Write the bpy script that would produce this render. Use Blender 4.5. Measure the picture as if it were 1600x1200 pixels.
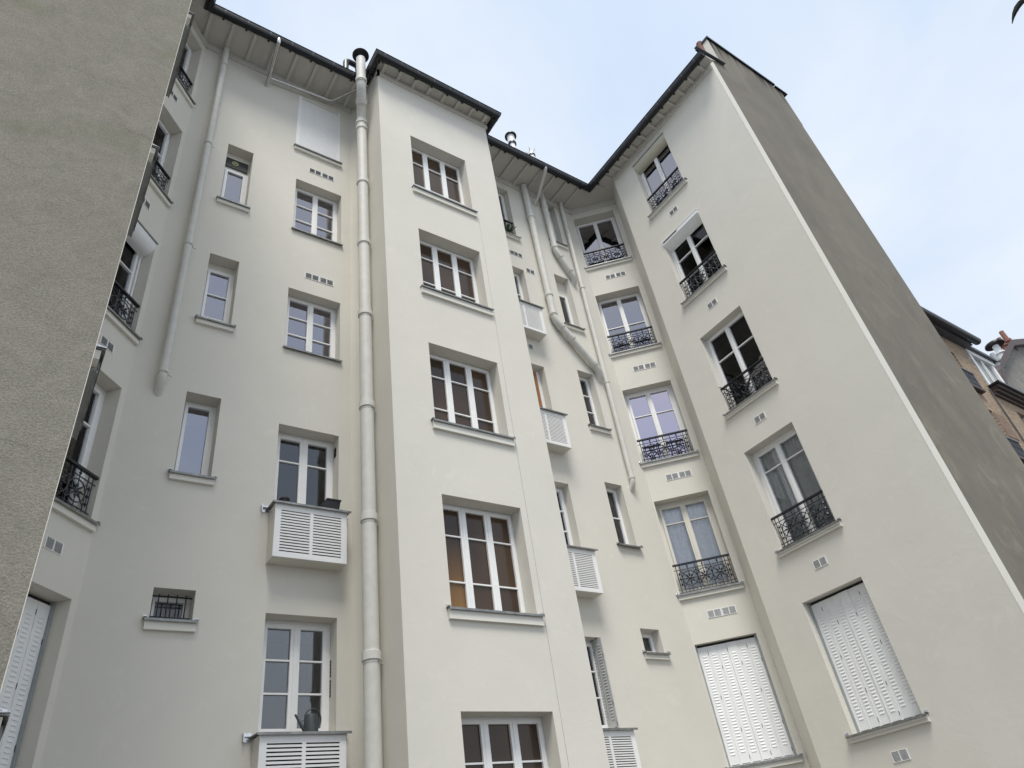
import bpy, math, random
from mathutils import Vector, Matrix, noise
random.seed(7)
R = math.radians
SC = bpy.context.scene
COL = SC.collection
for o in list(bpy.data.objects): bpy.data.objects.remove(o)

# ------------------------------------------------------------------ camera
cd = bpy.data.cameras.new("camera"); cam = bpy.data.objects.new("camera", cd); COL.objects.link(cam)
cd.sensor_width = 36; cd.lens = 24.897; cd.clip_start = 0.05; cd.clip_end = 500
fw = Vector((0.50926616, 0.62574014, 0.59084453)); rt = Vector((0.82739537, -0.54488094, -0.13609433)); up = Vector((-0.23678024, -0.55817026, 0.79522392))
cam.matrix_world = Matrix(((rt.x, up.x, -fw.x, 0), (rt.y, up.y, -fw.y, 0), (rt.z, up.z, -fw.z, 1.6), (0, 0, 0, 1)))
SC.camera = cam

# ------------------------------------------------------------------ world, sun, exposure
SUN_EL, SUN_AZ = R(62), R(212)      # azimuth measured from +Y clockwise; high veiled sun behind and left of the camera
w = bpy.data.worlds.new("World"); SC.world = w; w.use_nodes = True
nt = w.node_tree; nt.nodes.clear()
def N(t, kind, **kw):
    n = t.nodes.new(kind)
    for k, v in kw.items(): setattr(n, k, v)
    return n
out = N(nt, 'ShaderNodeOutputWorld'); bg = N(nt, 'ShaderNodeBackground'); bg.inputs['Strength'].default_value = 0.12
sky = N(nt, 'ShaderNodeTexSky', sky_type='NISHITA'); sky.sun_disc = False; sky.sun_elevation = SUN_EL; sky.sun_rotation = SUN_AZ
sky.air_density = 1.0; sky.dust_density = 2.5
tc = N(nt, 'ShaderNodeTexCoord'); mp = N(nt, 'ShaderNodeMapping'); mp.inputs['Scale'].default_value = (1, 1, 1.6); mp.inputs['Location'].default_value = (0.35, 0.2, 0.0)
ns = N(nt, 'ShaderNodeTexNoise'); ns.inputs['Scale'].default_value = 1.7; ns.inputs['Detail'].default_value = 5; ns.inputs['Roughness'].default_value = 0.55; ns.inputs['Distortion'].default_value = 0.6
cr = N(nt, 'ShaderNodeValToRGB'); cr.color_ramp.elements[0].position = 0.30; cr.color_ramp.elements[1].position = 0.72
cr.color_ramp.elements[0].color = (5.3, 6.35, 7.95, 1); cr.color_ramp.elements[1].color = (7.7, 8.05, 8.3, 1)
mx = N(nt, 'ShaderNodeMix', data_type='RGBA'); mx.inputs['Factor'].default_value = 0.93
nt.links.new(tc.outputs['Generated'], mp.inputs['Vector']); nt.links.new(mp.outputs[0], ns.inputs['Vector']); nt.links.new(ns.outputs['Fac'], cr.inputs['Fac'])
nt.links.new(sky.outputs[0], mx.inputs['A']); nt.links.new(cr.outputs[0], mx.inputs['B']); nt.links.new(mx.outputs['Result'], bg.inputs['Color']); nt.links.new(bg.outputs[0], out.inputs['Surface'])
sd = bpy.data.lights.new("sun", 'SUN'); sd.energy = 3.0; sd.angle = R(22); sd.color = (1.0, 0.96, 0.88)
so = bpy.data.objects.new("sun", sd); COL.objects.link(so)
so.rotation_euler = (R(90) - SUN_EL, 0, math.pi - SUN_AZ)
SC.view_settings.view_transform = 'Standard'; SC.view_settings.look = 'None'; SC.view_settings.exposure = 0.10; SC.view_settings.gamma = 1.0
SC.render.engine = 'CYCLES'

# ------------------------------------------------------------------ materials
MATS = {}
def mat(name, col=(0.5, 0.5, 0.5), rough=0.6, metal=0.0, spec=0.5):
    m = bpy.data.materials.new(name); m.use_nodes = True
    b = m.node_tree.nodes['Principled BSDF']
    b.inputs['Base Color'].default_value = (*col, 1); b.inputs['Roughness'].default_value = rough; b.inputs['Metallic'].default_value = metal
    b.inputs['Specular IOR Level'].default_value = spec
    MATS[name] = m
    return m, m.node_tree, b
def noise_node(t, scale, detail=4, rough=0.55, dist=0.0, vec=None):
    n = N(t, 'ShaderNodeTexNoise'); n.inputs['Scale'].default_value = scale; n.inputs['Detail'].default_value = detail
    n.inputs['Roughness'].default_value = rough; n.inputs['Distortion'].default_value = dist
    if vec: t.links.new(vec, n.inputs['Vector'])
    return n
def ramp(t, src, p0, c0, p1, c1):
    r = N(t, 'ShaderNodeValToRGB'); e = r.color_ramp.elements
    e[0].position = p0; e[0].color = (*c0, 1); e[1].position = p1; e[1].color = (*c1, 1)
    t.links.new(src, r.inputs['Fac']); return r
def mixc(t, fac, a, b, mode='MIX'):
    m = N(t, 'ShaderNodeMix', data_type='RGBA'); m.blend_type = mode
    for s, v in (('Factor', fac), ('A', a), ('B', b)):
        if hasattr(v, 'is_linked') or hasattr(v, 'links'): t.links.new(v, m.inputs[s])
        elif s == 'Factor': m.inputs[s].default_value = v
        else: m.inputs[s].default_value = (*v, 1)
    return m.outputs['Result']
def coords(t):
    c = N(t, 'ShaderNodeNewGeometry'); return c.outputs['Position']
def bump(t, b, h, strength, dist=0.02):
    n = N(t, 'ShaderNodeBump'); n.inputs['Strength'].default_value = strength; n.inputs['Distance'].default_value = dist
    t.links.new(h, n.inputs['Height']); t.links.new(n.outputs[0], b.inputs['Normal'])
def math_(t, op, a, b=None, clamp=False):
    m = N(t, 'ShaderNodeMath', operation=op); m.use_clamp = clamp
    for i, v in enumerate((a, b)):
        if v is None: continue
        if hasattr(v, 'links'): t.links.new(v, m.inputs[i])
        else: m.inputs[i].default_value = v
    return m.outputs[0]

# pale smooth render, hand trowelled
def pale(name, base):
    m, t, b = mat(name, base, 0.85, spec=0.25)
    P = coords(t)
    big = noise_node(t, 0.7, 4, 0.6, 0.4, P); mid = noise_node(t, 3.2, 6, 0.62, 1.6, P); fine = noise_node(t, 55, 3, 0.6, 0, P)
    c1 = ramp(t, big.outputs['Fac'], 0.3, tuple(v * 0.955 for v in base), 0.72, tuple(v * 1.03 for v in base))
    tr = ramp(t, mid.outputs['Fac'], 0.57, (0, 0, 0), 0.78, (1, 1, 1))
    fac = math_(t, 'MULTIPLY', tr.outputs[0], 0.9)
    c2 = mixc(t, fac, c1.outputs[0], tuple(min(1, v * 1.07) for v in base))
    sp = N(t, 'ShaderNodeSeparateXYZ'); t.links.new(P, sp.inputs[0])
    warm = math_(t, 'MULTIPLY', math_(t, 'SUBTRACT', noise_node(t, 0.35, 2, 0.5, 0, P).outputs['Fac'], 0.4, True), 0.9)
    c3 = mixc(t, warm, c2, (base[0] * 1.01, base[1] * 0.985, base[2] * 0.93))
    t.links.new(c3, b.inputs['Base Color'])
    h = math_(t, 'ADD', math_(t, 'MULTIPLY', mid.outputs['Fac'], 0.9), math_(t, 'MULTIPLY', fine.outputs['Fac'], 0.10))
    bump(t, b, h, 0.10, 0.03)
    return m
pale('pale_render', (0.700, 0.675, 0.615))
pale('soffit_paint', (0.63, 0.615, 0.575))
pale('sill_paint', (0.77, 0.75, 0.69))
def roughcast():
    m, t, b = mat('rough_concrete', (0.3, 0.29, 0.26), 0.95, spec=0.1)
    P = coords(t)
    g = noise_node(t, 82, 5, 0.72, 0.2, P); g2 = noise_node(t, 110, 4, 0.75, 0, P); big = noise_node(t, 1.4, 5, 0.62, 0.5, P); st = noise_node(t, 0.9, 5, 0.6, 1.0, P)
    vo = N(t, 'ShaderNodeTexVoronoi'); vo.inputs['Scale'].default_value = 60; t.links.new(P, vo.inputs['Vector'])
    c = ramp(t, g.outputs['Fac'], 0.34, (0.190, 0.181, 0.153), 0.66, (0.350, 0.334, 0.286))
    c2 = mixc(t, math_(t, 'MULTIPLY', big.outputs['Fac'], 0.55), c.outputs[0], (0.268, 0.252, 0.217))
    # greenish algae patches with a shape of their own
    al = ramp(t, st.outputs['Fac'], 0.58, (0, 0, 0), 0.72, (1, 1, 1))
    c3 = mixc(t, math_(t, 'MULTIPLY', al.outputs[0], 0.45), c2, (0.20, 0.20, 0.125))
    # hairline cracks at the floor joints
    sp = N(t, 'ShaderNodeSeparateXYZ'); t.links.new(P, sp.inputs[0])
    wob = noise_node(t, 6, 5, 0.7, 0, P)
    last = c3
    md = noise_node(t, 4.5, 5, 0.65, 1.2, P)
    mdr = ramp(t, md.outputs['Fac'], 0.35, (0.91, 0.91, 0.905), 0.68, (1.08, 1.075, 1.07))
    last = mixc(t, 1.0, last, mdr.outputs[0], 'MULTIPLY')
    for z0, xa in ((3.84, -0.3), (6.69, -0.16), (7.17, -0.7)):
        d = math_(t, 'ABSOLUTE', math_(t, 'ADD', math_(t, 'SUBTRACT', sp.outputs[2], z0 + 0.06), math_(t, 'MULTIPLY', math_(t, 'SUBTRACT', wob.outputs['Fac'], 0.5), 0.22)))
        ln = math_(t, 'LESS_THAN', d, 0.004)
        gate = math_(t, 'GREATER_THAN', sp.outputs[0], xa)
        last = mixc(t, math_(t, 'MULTIPLY', math_(t, 'MULTIPLY', ln, gate), 0.4), last, (0.12, 0.112, 0.098))
    t.links.new(last, b.inputs['Base Color'])
    h = math_(t, 'ADD', g.outputs['Fac'], math_(t, 'MULTIPLY', g2.outputs['Fac'], 0.5))
    bump(t, b, h, 0.55, 0.015)
roughcast()
def cement():
    m, t, b = mat('grey_cement', (0.25, 0.24, 0.21), 0.9, spec=0.15)
    P = coords(t)
    mp = N(t, 'ShaderNodeMapping'); mp.inputs['Scale'].default_value = (1, 1, 0.7); t.links.new(P, mp.inputs[0])
    a = noise_node(t, 0.9, 6, 0.6, 0.9, mp.outputs[0]); c = noise_node(t, 1.7, 8, 0.68, 1.2, mp.outputs[0])
    sp = N(t, 'ShaderNodeSeparateXYZ'); t.links.new(P, sp.inputs[0])
    c1 = ramp(t, a.outputs['Fac'], 0.36, (0.178, 0.164, 0.140), 0.74, (0.232, 0.212, 0.178))
    # lower, older part of the cement coat is blotched with paler lime marks
    low = math_(t, 'SUBTRACT', 1.0, math_(t, 'DIVIDE', math_(t, 'SUBTRACT', sp.outputs[2], 8.0), 8.0, True), True)
    bl = ramp(t, c.outputs['Fac'], 0.52, (0, 0, 0), 0.75, (1, 1, 1))
    c2 = mixc(t, math_(t, 'MULTIPLY', math_(t, 'MULTIPLY', bl.outputs[0], low), 0.55), c1.outputs[0], (0.345, 0.305, 0.235))
    # black run-off streaks under the coping
    mp2 = N(t, 'ShaderNodeMapping'); mp2.inputs['Scale'].default_value = (5.5, 1, 0.25); t.links.new(P, mp2.inputs[0])
    s = noise_node(t, 1.3, 4, 0.6, 0, mp2.outputs[0])
    reach = math_(t, 'MULTIPLY', math_(t, 'SUBTRACT', s.outputs['Fac'], 0.36, True), 4.2)
    topd = math_(t, 'SUBTRACT', 19.75, sp.outputs[2])
    sf = math_(t, 'MULTIPLY', math_(t, 'SUBTRACT', reach, topd, True), 1.6, True)
    c3 = mixc(t, math_(t, 'MULTIPLY', sf, 0.85), c2, (0.03, 0.028, 0.027))
    t.links.new(c3, b.inputs['Base Color']); bump(t, b, c.outputs['Fac'], 0.25, 0.03)
cement()
def simple_noise(name, c0, c1, scale, rough, metal=0, bs=0.1, spec=0.5, dist=0.0):
    m, t, b = mat(name, c0, rough, metal, spec)
    P = coords(t); n = noise_node(t, scale, 5, 0.6, dist, P)
    r = ramp(t, n.outputs['Fac'], 0.35, c0, 0.7, c1); t.links.new(r.outputs[0], b.inputs['Base Color'])
    bump(t, b, n.outputs['Fac'], bs, 0.01)
    return m
simple_noise('white_paint', (0.84, 0.84, 0.835), (0.89, 0.885, 0.875), 9, 0.42, bs=0.04)
simple_noise('white_metal', (0.82, 0.825, 0.83), (0.88, 0.88, 0.88), 6, 0.55, bs=0.03)
simple_noise('pipe_paint', (0.62, 0.61, 0.57), (0.69, 0.68, 0.64), 7, 0.6, bs=0.03)
simple_noise('zinc', (0.20, 0.205, 0.20), (0.34, 0.345, 0.34), 12, 0.42, metal=0.55, bs=0.05)
simple_noise('bright_flashing', (0.55, 0.56, 0.57), (0.85, 0.85, 0.86), 40, 0.22, metal=1.0, bs=0.4)
simple_noise('vent_grey', (0.42, 0.43, 0.43), (0.50, 0.51, 0.51), 9, 0.5)
simple_noise('black_iron', (0.010, 0.011, 0.017), (0.022, 0.024, 0.032), 20, 0.35, bs=0.05)
simple_noise('gutter_black', (0.004, 0.005, 0.008), (0.010, 0.011, 0.015), 5, 0.36, bs=0.05)
simple_noise('beige_metal', (0.50, 0.47, 0.37), (0.55, 0.52, 0.42), 6, 0.35, bs=0.03)
simple_noise('grey_metal', (0.30, 0.32, 0.32), (0.36, 0.38, 0.38), 6, 0.45, bs=0.03)
simple_noise('slate', (0.05, 0.055, 0.065), (0.09, 0.095, 0.11), 4, 0.5)
simple_noise('steel', (0.62, 0.62, 0.62), (0.78, 0.78, 0.78), 14, 0.18, metal=1.0)
simple_noise('terracotta', (0.20, 0.085, 0.06), (0.27, 0.13, 0.09), 12, 0.8)
simple_noise('wood', (0.30, 0.12, 0.035), (0.38, 0.17, 0.05), 9, 0.5, dist=2)
simple_noise('black_plastic', (0.010, 0.011, 0.013), (0.016, 0.017, 0.02), 9, 0.5)
simple_noise('grey_plastic', (0.045, 0.055, 0.059), (0.06, 0.072, 0.076), 9, 0.45)
simple_noise('leaf', (0.035, 0.07, 0.025), (0.06, 0.11, 0.04), 9, 0.5)
simple_noise('dark_leaf', (0.010, 0.012, 0.014), (0.022, 0.027, 0.032), 30, 0.6, spec=0.2)
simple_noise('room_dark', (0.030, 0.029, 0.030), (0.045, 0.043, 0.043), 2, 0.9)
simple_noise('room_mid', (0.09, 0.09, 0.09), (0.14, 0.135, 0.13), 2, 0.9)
simple_noise('courtyard_paving', (0.075, 0.072, 0.066), (0.11, 0.105, 0.096), 2.5, 0.9)
simple_noise('dark_slot', (0.02, 0.02, 0.022), (0.03, 0.03, 0.03), 5, 0.8)
simple_noise('yellow_plastic', (0.38, 0.40, 0.16), (0.5, 0.5, 0.25), 5, 0.5)
simple_noise('brown_paint', (0.055, 0.035, 0.032), (0.08, 0.05, 0.045), 5, 0.6)
simple_noise('old_plaster', (0.17, 0.165, 0.15), (0.27, 0.255, 0.225), 2.2, 0.95, dist=1.0)
simple_noise('white_cloth', (0.78, 0.79, 0.80), (0.88, 0.88, 0.89), 4, 0.9)
simple_noise('grey_cloth', (0.34, 0.37, 0.37), (0.46, 0.48, 0.48), 4, 0.9)
simple_noise('charcoal_cloth', (0.05, 0.05, 0.055), (0.12, 0.115, 0.12), 4, 0.9)
simple_noise('lilac_reflection', (0.56, 0.50, 0.70), (0.62, 0.56, 0.76), 1.5, 0.8)  # reflected sky put into the colour of a sheet behind the panes
def lace():
    m, t, b = mat('lace', (0.6, 0.63, 0.68), 0.9)
    P = coords(t); mp = N(t, 'ShaderNodeMapping'); mp.inputs['Scale'].default_value = (1, 1, 0.3); t.links.new(P, mp.inputs[0])
    n = noise_node(t, 45, 5, 0.7, 0.5, mp.outputs[0]); n2 = noise_node(t, 14, 3, 0.6, 1.5, P)
    f = math_(t, 'MULTIPLY', n.outputs['Fac'], math_(t, 'ADD', n2.outputs['Fac'], 0.5))
    r = ramp(t, f, 0.35, (0.80, 0.81, 0.83), 0.60, (0.97, 0.97, 0.97)); t.links.new(r.outputs[0], b.inputs['Base Color'])
lace()
def glass(name, refl=0.55, tint=(0.75, 0.8, 0.8), ior=1.7, rough=0.0, wave=0.02):
    m = bpy.data.materials.new(name); m.use_nodes = True; t = m.node_tree; t.nodes.clear()
    o = N(t, 'ShaderNodeOutputMaterial'); mix = N(t, 'ShaderNodeMixShader'); tr = N(t, 'ShaderNodeBsdfTransparent'); gl = N(t, 'ShaderNodeBsdfGlossy'); fr = N(t, 'ShaderNodeFresnel')
    fr.inputs['IOR'].default_value = ior; gl.inputs['Roughness'].default_value = rough; gl.inputs['Color'].default_value = (*(refl if isinstance(refl, tuple) else (refl, refl, refl*1.03)), 1)
    tr.inputs['Color'].default_value = (*tint, 1)
    P = coords(t); n = noise_node(t, 2.2, 2, 0.5, 0, P)
    bp = N(t, 'ShaderNodeBump'); bp.inputs['Strength'].default_value = wave; bp.inputs['Distance'].default_value = 0.05; t.links.new(n.outputs['Fac'], bp.inputs['Height'])
    t.links.new(bp.outputs[0], gl.inputs['Normal'])
    t.links.new(fr.outputs[0], mix.inputs[0]); t.links.new(tr.outputs[0], mix.inputs[1]); t.links.new(gl.outputs[0], mix.inputs[2]); t.links.new(mix.outputs[0], o.inputs[0])
    MATS[name] = m
glass('glass', 0.95, (0.7, 0.74, 0.76), 2.0, wave=0.006)
glass('bright_glass', (0.93, 0.91, 1.0), (0.6, 0.62, 0.68), 3.6, wave=0.006)
glass('mirror_glass', (0.90, 0.82, 0.96), (0.86, 0.83, 0.93), 6.5, wave=0.003)
glass('clear_glass', 0.9, (0.985, 0.99, 0.995), 1.5, wave=0.006)
def amber():
    m, t, b = mat('amber_glass', (0.09, 0.06, 0.04), 0.10, spec=0.42)
    P = coords(t); n = noise_node(t, 90, 3, 0.6, 0, P)
    sp = N(t, 'ShaderNodeSeparateXYZ'); t.links.new(P, sp.inputs[0])
    big = noise_node(t, 0.8, 2, 0.5, 0.3, P)
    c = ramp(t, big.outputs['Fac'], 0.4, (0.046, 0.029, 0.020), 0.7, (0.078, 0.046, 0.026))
    # warm stairwell glow painted into the lower left panes of the stair windows
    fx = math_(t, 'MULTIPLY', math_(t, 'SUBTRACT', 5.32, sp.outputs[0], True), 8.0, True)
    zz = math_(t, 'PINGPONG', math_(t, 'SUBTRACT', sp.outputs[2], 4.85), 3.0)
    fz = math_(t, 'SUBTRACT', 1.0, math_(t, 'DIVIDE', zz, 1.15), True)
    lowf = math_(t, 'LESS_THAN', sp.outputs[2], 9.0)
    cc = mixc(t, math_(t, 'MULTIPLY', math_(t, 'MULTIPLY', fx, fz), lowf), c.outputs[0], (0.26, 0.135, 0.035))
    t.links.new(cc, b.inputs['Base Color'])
    bump(t, b, n.outputs['Fac'], 0.06, 0.003)
amber()
def brick():
    m, t, b = mat('yellow_brick', (0.35, 0.26, 0.17), 0.9)
    P = coords(t); sp = N(t, 'ShaderNodeSeparateXYZ'); cb = N(t, 'ShaderNodeCombineXYZ'); t.links.new(P, sp.inputs[0]); t.links.new(sp.outputs[0], cb.inputs[0]); t.links.new(sp.outputs[2], cb.inputs[1])
    br = N(t, 'ShaderNodeTexBrick'); t.links.new(cb.outputs[0], br.inputs['Vector']); br.inputs['Scale'].default_value = 1.0
    br.inputs['Brick Width'].default_value = 0.23; br.inputs['Row Height'].default_value = 0.075; br.inputs['Mortar Size'].default_value = 0.008
    br.inputs['Color1'].default_value = (0.36, 0.25, 0.16, 1); br.inputs['Color2'].default_value = (0.19, 0.13, 0.085, 1); br.inputs['Mortar'].default_value = (0.38, 0.32, 0.25, 1)
    n = noise_node(t, 1.6, 4, 0.6, 0.4, P)
    c = mixc(t, math_(t, 'MULTIPLY', n.outputs['Fac'], 0.35), br.outputs['Color'], (0.33, 0.25, 0.17))
    t.links.new(c, b.inputs['Base Color']); bump(t, b, br.outputs['Fac'], -0.4, 0.01)
    m2, t2, b2 = mat('red_brick', (0.2, 0.1, 0.07), 0.9)
    P2 = coords(t2); n2 = noise_node(t2, 9, 5, 0.7, 0.3, P2)
    c2 = ramp(t2, n2.outputs['Fac'], 0.4, (0.16, 0.10, 0.075), 0.72, (0.33, 0.24, 0.18)); t2.links.new(c2.outputs[0], b2.inputs['Base Color'])
brick()

# ------------------------------------------------------------------ mesh helper
class MB:
    def __init__(s): s.v = []; s.f = []; s.m = []; s.mats = []
    def mi(s, name):
        if name not in s.mats: s.mats.append(name)
        return s.mats.index(name)
    def face(s, pts, m):
        i = len(s.v); s.v += [tuple(p) for p in pts]; s.f.append(tuple(range(i, i + len(pts)))); s.m.append(s.mi(m))
    def mesh(s, vs, fs, m):
        i = len(s.v); s.v += [tuple(p) for p in vs]; k = s.mi(m)
        for f in fs: s.f.append(tuple(i + j for j in f)); s.m.append(k)
    def box(s, x0, x1, y0, y1, z0, z1, m):
        v = [(x0,y0,z0),(x1,y0,z0),(x1,y1,z0),(x0,y1,z0),(x0,y0,z1),(x1,y0,z1),(x1,y1,z1),(x0,y1,z1)]
        s.mesh(v, [(0,3,2,1),(4,5,6,7),(0,1,5,4),(1,2,6,5),(2,3,7,6),(3,0,4,7)], m)
    def prism(s, prof, x0, x1, m):           # prof: list of (y,z), counter-clockwise seen from +x
        n = len(prof); v = [(x0, y, z) for y, z in prof] + [(x1, y, z) for y, z in prof]
        f = [tuple(range(n))[::-1], tuple(range(n, 2*n))] + [(i, (i+1) % n, n + (i+1) % n, n + i) for i in range(n)]
        s.mesh(v, f, m)
    def tube(s, path, r, m, n=12, cap=True):
        path = [Vector(p) for p in path]; k = len(path); rs = r if isinstance(r, (list, tuple)) else [r]*k
        dirs = []
        for i in range(k):
            a = path[max(i-1, 0)]; b = path[min(i+1, k-1)]
            if 0 < i < k-1:
                d = (path[i]-a).normalized() + (b-path[i]).normalized()
            else: d = b - a
            dirs.append(d.normalized())
        t = dirs[0]; ref = Vector((0,0,1)) if abs(t.z) < 0.9 else Vector((1,0,0))
        u = t.cross(ref).normalized(); vs = []
        for i in range(k):
            t = dirs[i]; u = (u - t*u.dot(t)).normalized(); w_ = t.cross(u)
            sc = 1.0
            if 0 < i < k-1:
                c = t.dot((path[i+1]-path[i]).normalized()); sc = 1.0
            for j in range(n):
                a = 2*math.pi*j/n; vs.append(path[i] + (u*math.cos(a) + w_*math.sin(a))*rs[i]*sc)
        fs = [(i*n+j, i*n+(j+1) % n, (i+1)*n+(j+1) % n, (i+1)*n+j) for i in range(k-1) for j in range(n)]
        if cap: fs += [tuple(range(n))[::-1], tuple((k-1)*n+j for j in range(n))]
        s.mesh(vs, fs, m)
    def build(s, name, parent=None, M=None, label=None, smooth=True, link=True):
        me = bpy.data.meshes.new(name); me.from_pydata(s.v, [], s.f)
        for mm in s.mats: me.materials.append(MATS[mm])
        me.polygons.foreach_set('material_index', s.m)
        if smooth:
            me.polygons.foreach_set('use_smooth', [True]*len(s.f)); me.update()
            me.set_sharp_from_angle(angle=R(38))
        me.update()
        o = bpy.data.objects.new(name, me)
        COL.objects.link(o)
        if parent: o.parent = parent
        if M is not None: o.matrix_local = M
        if label: o['label'] = label
        return o
def place_mesh(src, parent, M, label=None):
    o = src.copy(); COL.objects.link(o); o.parent = parent; o.matrix_local = M
    if 'label' in o: del o['label']
    if label: o['label'] = label
    return o
def tag(o, label, cat, group=None, kind=None):
    if label: o['label'] = label
    if cat: o['category'] = cat
    if group: o['group'] = group
    if kind: o['kind'] = kind
    return o
def empty(name, loc, label, cat, group=None):
    o = bpy.data.objects.new(name, None); COL.objects.link(o); o.location = loc; o.empty_display_size = 0.3
    return tag(o, label, cat, group)
def frame(o, d):                               # local x along the wall, y into the wall, z up
    return Matrix(((d[0], -d[1], 0, o[0]), (d[1], d[0], 0, o[1]), (0, 0, 1, 0), (0, 0, 0, 1)))
T = Matrix.Translation

# ------------------------------------------------------------------ ground
g = MB(); g.face([(-60,-60,0),(120,-60,0),(120,60,0),(-60,60,0)], 'courtyard_paving')
go = g.build('ground'); go['kind'] = 'structure'

# ------------------------------------------------------------------ the apartment building
B = empty('apartment_building', (5.6, 9.2, 0), 'cream rendered apartment block with projecting stair bay, grey end walls and black gutters', 'apartment building')
BI = B.matrix_world.copy(); B_inv = T((-5.6, -9.2, 0))
def bl(M): return B_inv @ M                    # world frame -> building frame
s2 = 2**-.5
WT = 17.66                                     # wall top
FR = {'L': frame((0.047, 3.9), (0, 1)), 'A': frame((-0.33, 8.28), (s2, s2)), 'B': frame((0, 9.22), (1, 0)), 'Y': frame((0, 8.0), (1, 0)),
      'E': frame((10.77, 9.22), (s2, -s2)), 'F': frame((11.16, 7.71), (0, -1)), 'G': frame((11.16, 3.905), (1, 0)), 'H': frame((0, 3.9), (1, 0))}
FL = [(3.03, 5.10), (6.06, 8.11), (9.05, 11.07), (12.17, 14.19), (15.23, 17.25)]
# openings: frame -> list of (u0,u1,z0,z1,reveal depth)
OP = {k: [] for k in FR}
for z0, z1 in FL:
    OP['E'].append((0.02, 1.18, z0, z1)); OP['F'].append((0.74, 1.92, z0, z1)); OP['L'].append((1.93, 3.10, z0, z1)); OP['A'].append((0.06, 1.23, z0, z1))
BW = [(3.66, 5.13), (6.64, 8.12), (9.68, 11.09), (12.68, 14.24)]
for z0, z1 in BW: OP['B'].append((2.76, 3.74, z0, z1))
OP['B'].append((2.69, 3.69, 15.30, 17.27))
SW = [(4.95, 5.35), (6.96, 8.35), (9.79, 11.33), (12.77, 14.50)]
for z0, z1 in SW: OP['B'].append((1.38, 1.87, z0, z1))
for z0, z1 in [(3.66, 5.12), (6.64, 8.12), (9.64, 11.07), (12.66, 14.13), (15.29, 17.23)]: OP['B'].append((7.50, 8.48, z0, z1))
NW = [(4.90, 5.34), (6.96, 8.36), (9.74, 11.31), (12.70, 14.46)]
for z0, z1 in NW: OP['B'].append((9.48, 9.95, z0, z1))
OP['B'].append((9.68, 10.13, 15.80, 17.50))
for z0, z1 in [(1.95, 3.62), (4.90, 6.62), (7.91, 9.56), (10.86, 12.51), (13.75, 15.61)]: OP['Y'].append((4.84, 6.25, z0, z1))
def wall(mb, M, u0, u1, z0, z1, ops, m, depth=0.30):
    us = sorted({u0, u1, *[v for o in ops for v in o[:2] if u0 < v < u1]}); ops = [o for o in ops if o[3] <= z1]; zs = sorted({z0, z1, *[v for o in ops for v in o[2:4] if z0 < v < z1]})
    def P(u, y, z): return M @ Vector((u, y, z))
    ops = [o for o in ops if u0 <= o[0] and o[1] <= u1]
    for i in range(len(us)-1):
        for j in range(len(zs)-1):
            cu, cz = (us[i]+us[i+1])/2, (zs[j]+zs[j+1])/2
            if any(o[0] < cu < o[1] and o[2] < cz < o[3] for o in ops): continue
            mb.face([P(us[i],0,zs[j]), P(us[i+1],0,zs[j]), P(us[i+1],0,zs[j+1]), P(us[i],0,zs[j+1])], m)
    for a, b, c, d in ops:
        D = depth
        mb.face([P(a,0,c), P(a,D,c), P(b,D,c), P(b,0,c)][::-1], m); mb.face([P(a,0,d), P(b,0,d), P(b,D,d), P(a,D,d)][::-1], m)
        mb.face([P(a,0,c), P(a,0,d), P(a,D,d), P(a,D,c)][::-1], m); mb.face([P(b,0,c), P(b,D,c), P(b,D,d), P(b,0,d)][::-1], m)
W = MB(); pr = 'pale_render'
wall(W, bl(FR['L']), 0, 4.0, 0, WT, OP['L'], pr)
wall(W, bl(frame((0.047, 7.9), (-s2, s2))), 0, 0.535, 0, WT, [], pr)
wall(W, bl(FR['A']), 0, 1.33, 0, WT, OP['A'], pr)
wall(W, bl(FR['B']), 0.61, 3.95, 0, WT, OP['B'], pr)
wall(W, bl(frame((3.95, 9.22), (0.155/0.216, -0.15/0.216))), 0, 0.216, 0, WT, [], pr)
wall(W, bl(frame((4.105, 9.07), (0, -1))), 0, 1.07, 0, WT, [], pr)
wall(W, bl(FR['Y']), 4.105, 7.056, 0, WT, OP['Y'], pr)
wall(W, bl(frame((7.056, 8.0), (0, 1))), 0, 1.22, 0, WT, [], pr)
wall(W, bl(FR['B']), 7.056, 10.77, 0, WT, OP['B'], pr)
wall(W, bl(FR['E']), 0, 1.315, 0, WT, OP['E'], pr)
wall(W, bl(frame((11.70, 8.29), (-0.54/0.792, -0.58/0.792))), 0, 0.792, 0, WT, [], pr)
wall(W, bl(FR['F']), 0, 3.805, 0, 18.0, OP['F'], pr)
W.build('rendered_wall', B, None)
gw = MB(); wall(gw, bl(FR['G']), 0.25, 3.84, 0, 17.95, [], 'grey_cement')
gw.face([B_inv @ Vector(p) for p in ((15.0,3.905,0),(15.0,14,0),(15.0,14,17.95),(15.0,3.905,17.95))], 'grey_cement')
wall(gw, bl(frame((11.91, 3.905), (1, 0))), 0, 2.78, 17.95, 19.62, [], 'grey_cement')
gw.face([B_inv @ Vector(p) for p in ((14.69,3.905,17.95),(14.69,4.25,17.95),(14.69,4.25,19.62),(14.69,3.905,19.62))], 'grey_cement')
gw.face([B_inv @ Vector(p) for p in ((14.69,4.25,17.95),(11.91,4.25,17.95),(11.91,4.25,19.62),(14.69,4.25,19.62))], 'grey_cement')
gw.face([B_inv @ Vector(p) for p in ((11.91,3.905,19.62),(14.69,3.905,19.62),(14.69,4.25,19.62),(11.91,4.25,19.62))], 'grey_cement')
gw.face([B_inv @ Vector(p) for p in ((11.16,3.907,17.9),(11.93,3.907,17.9),(11.93,3.907,18.38),(11.16,3.907,17.99))], 'grey_cement')
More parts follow.
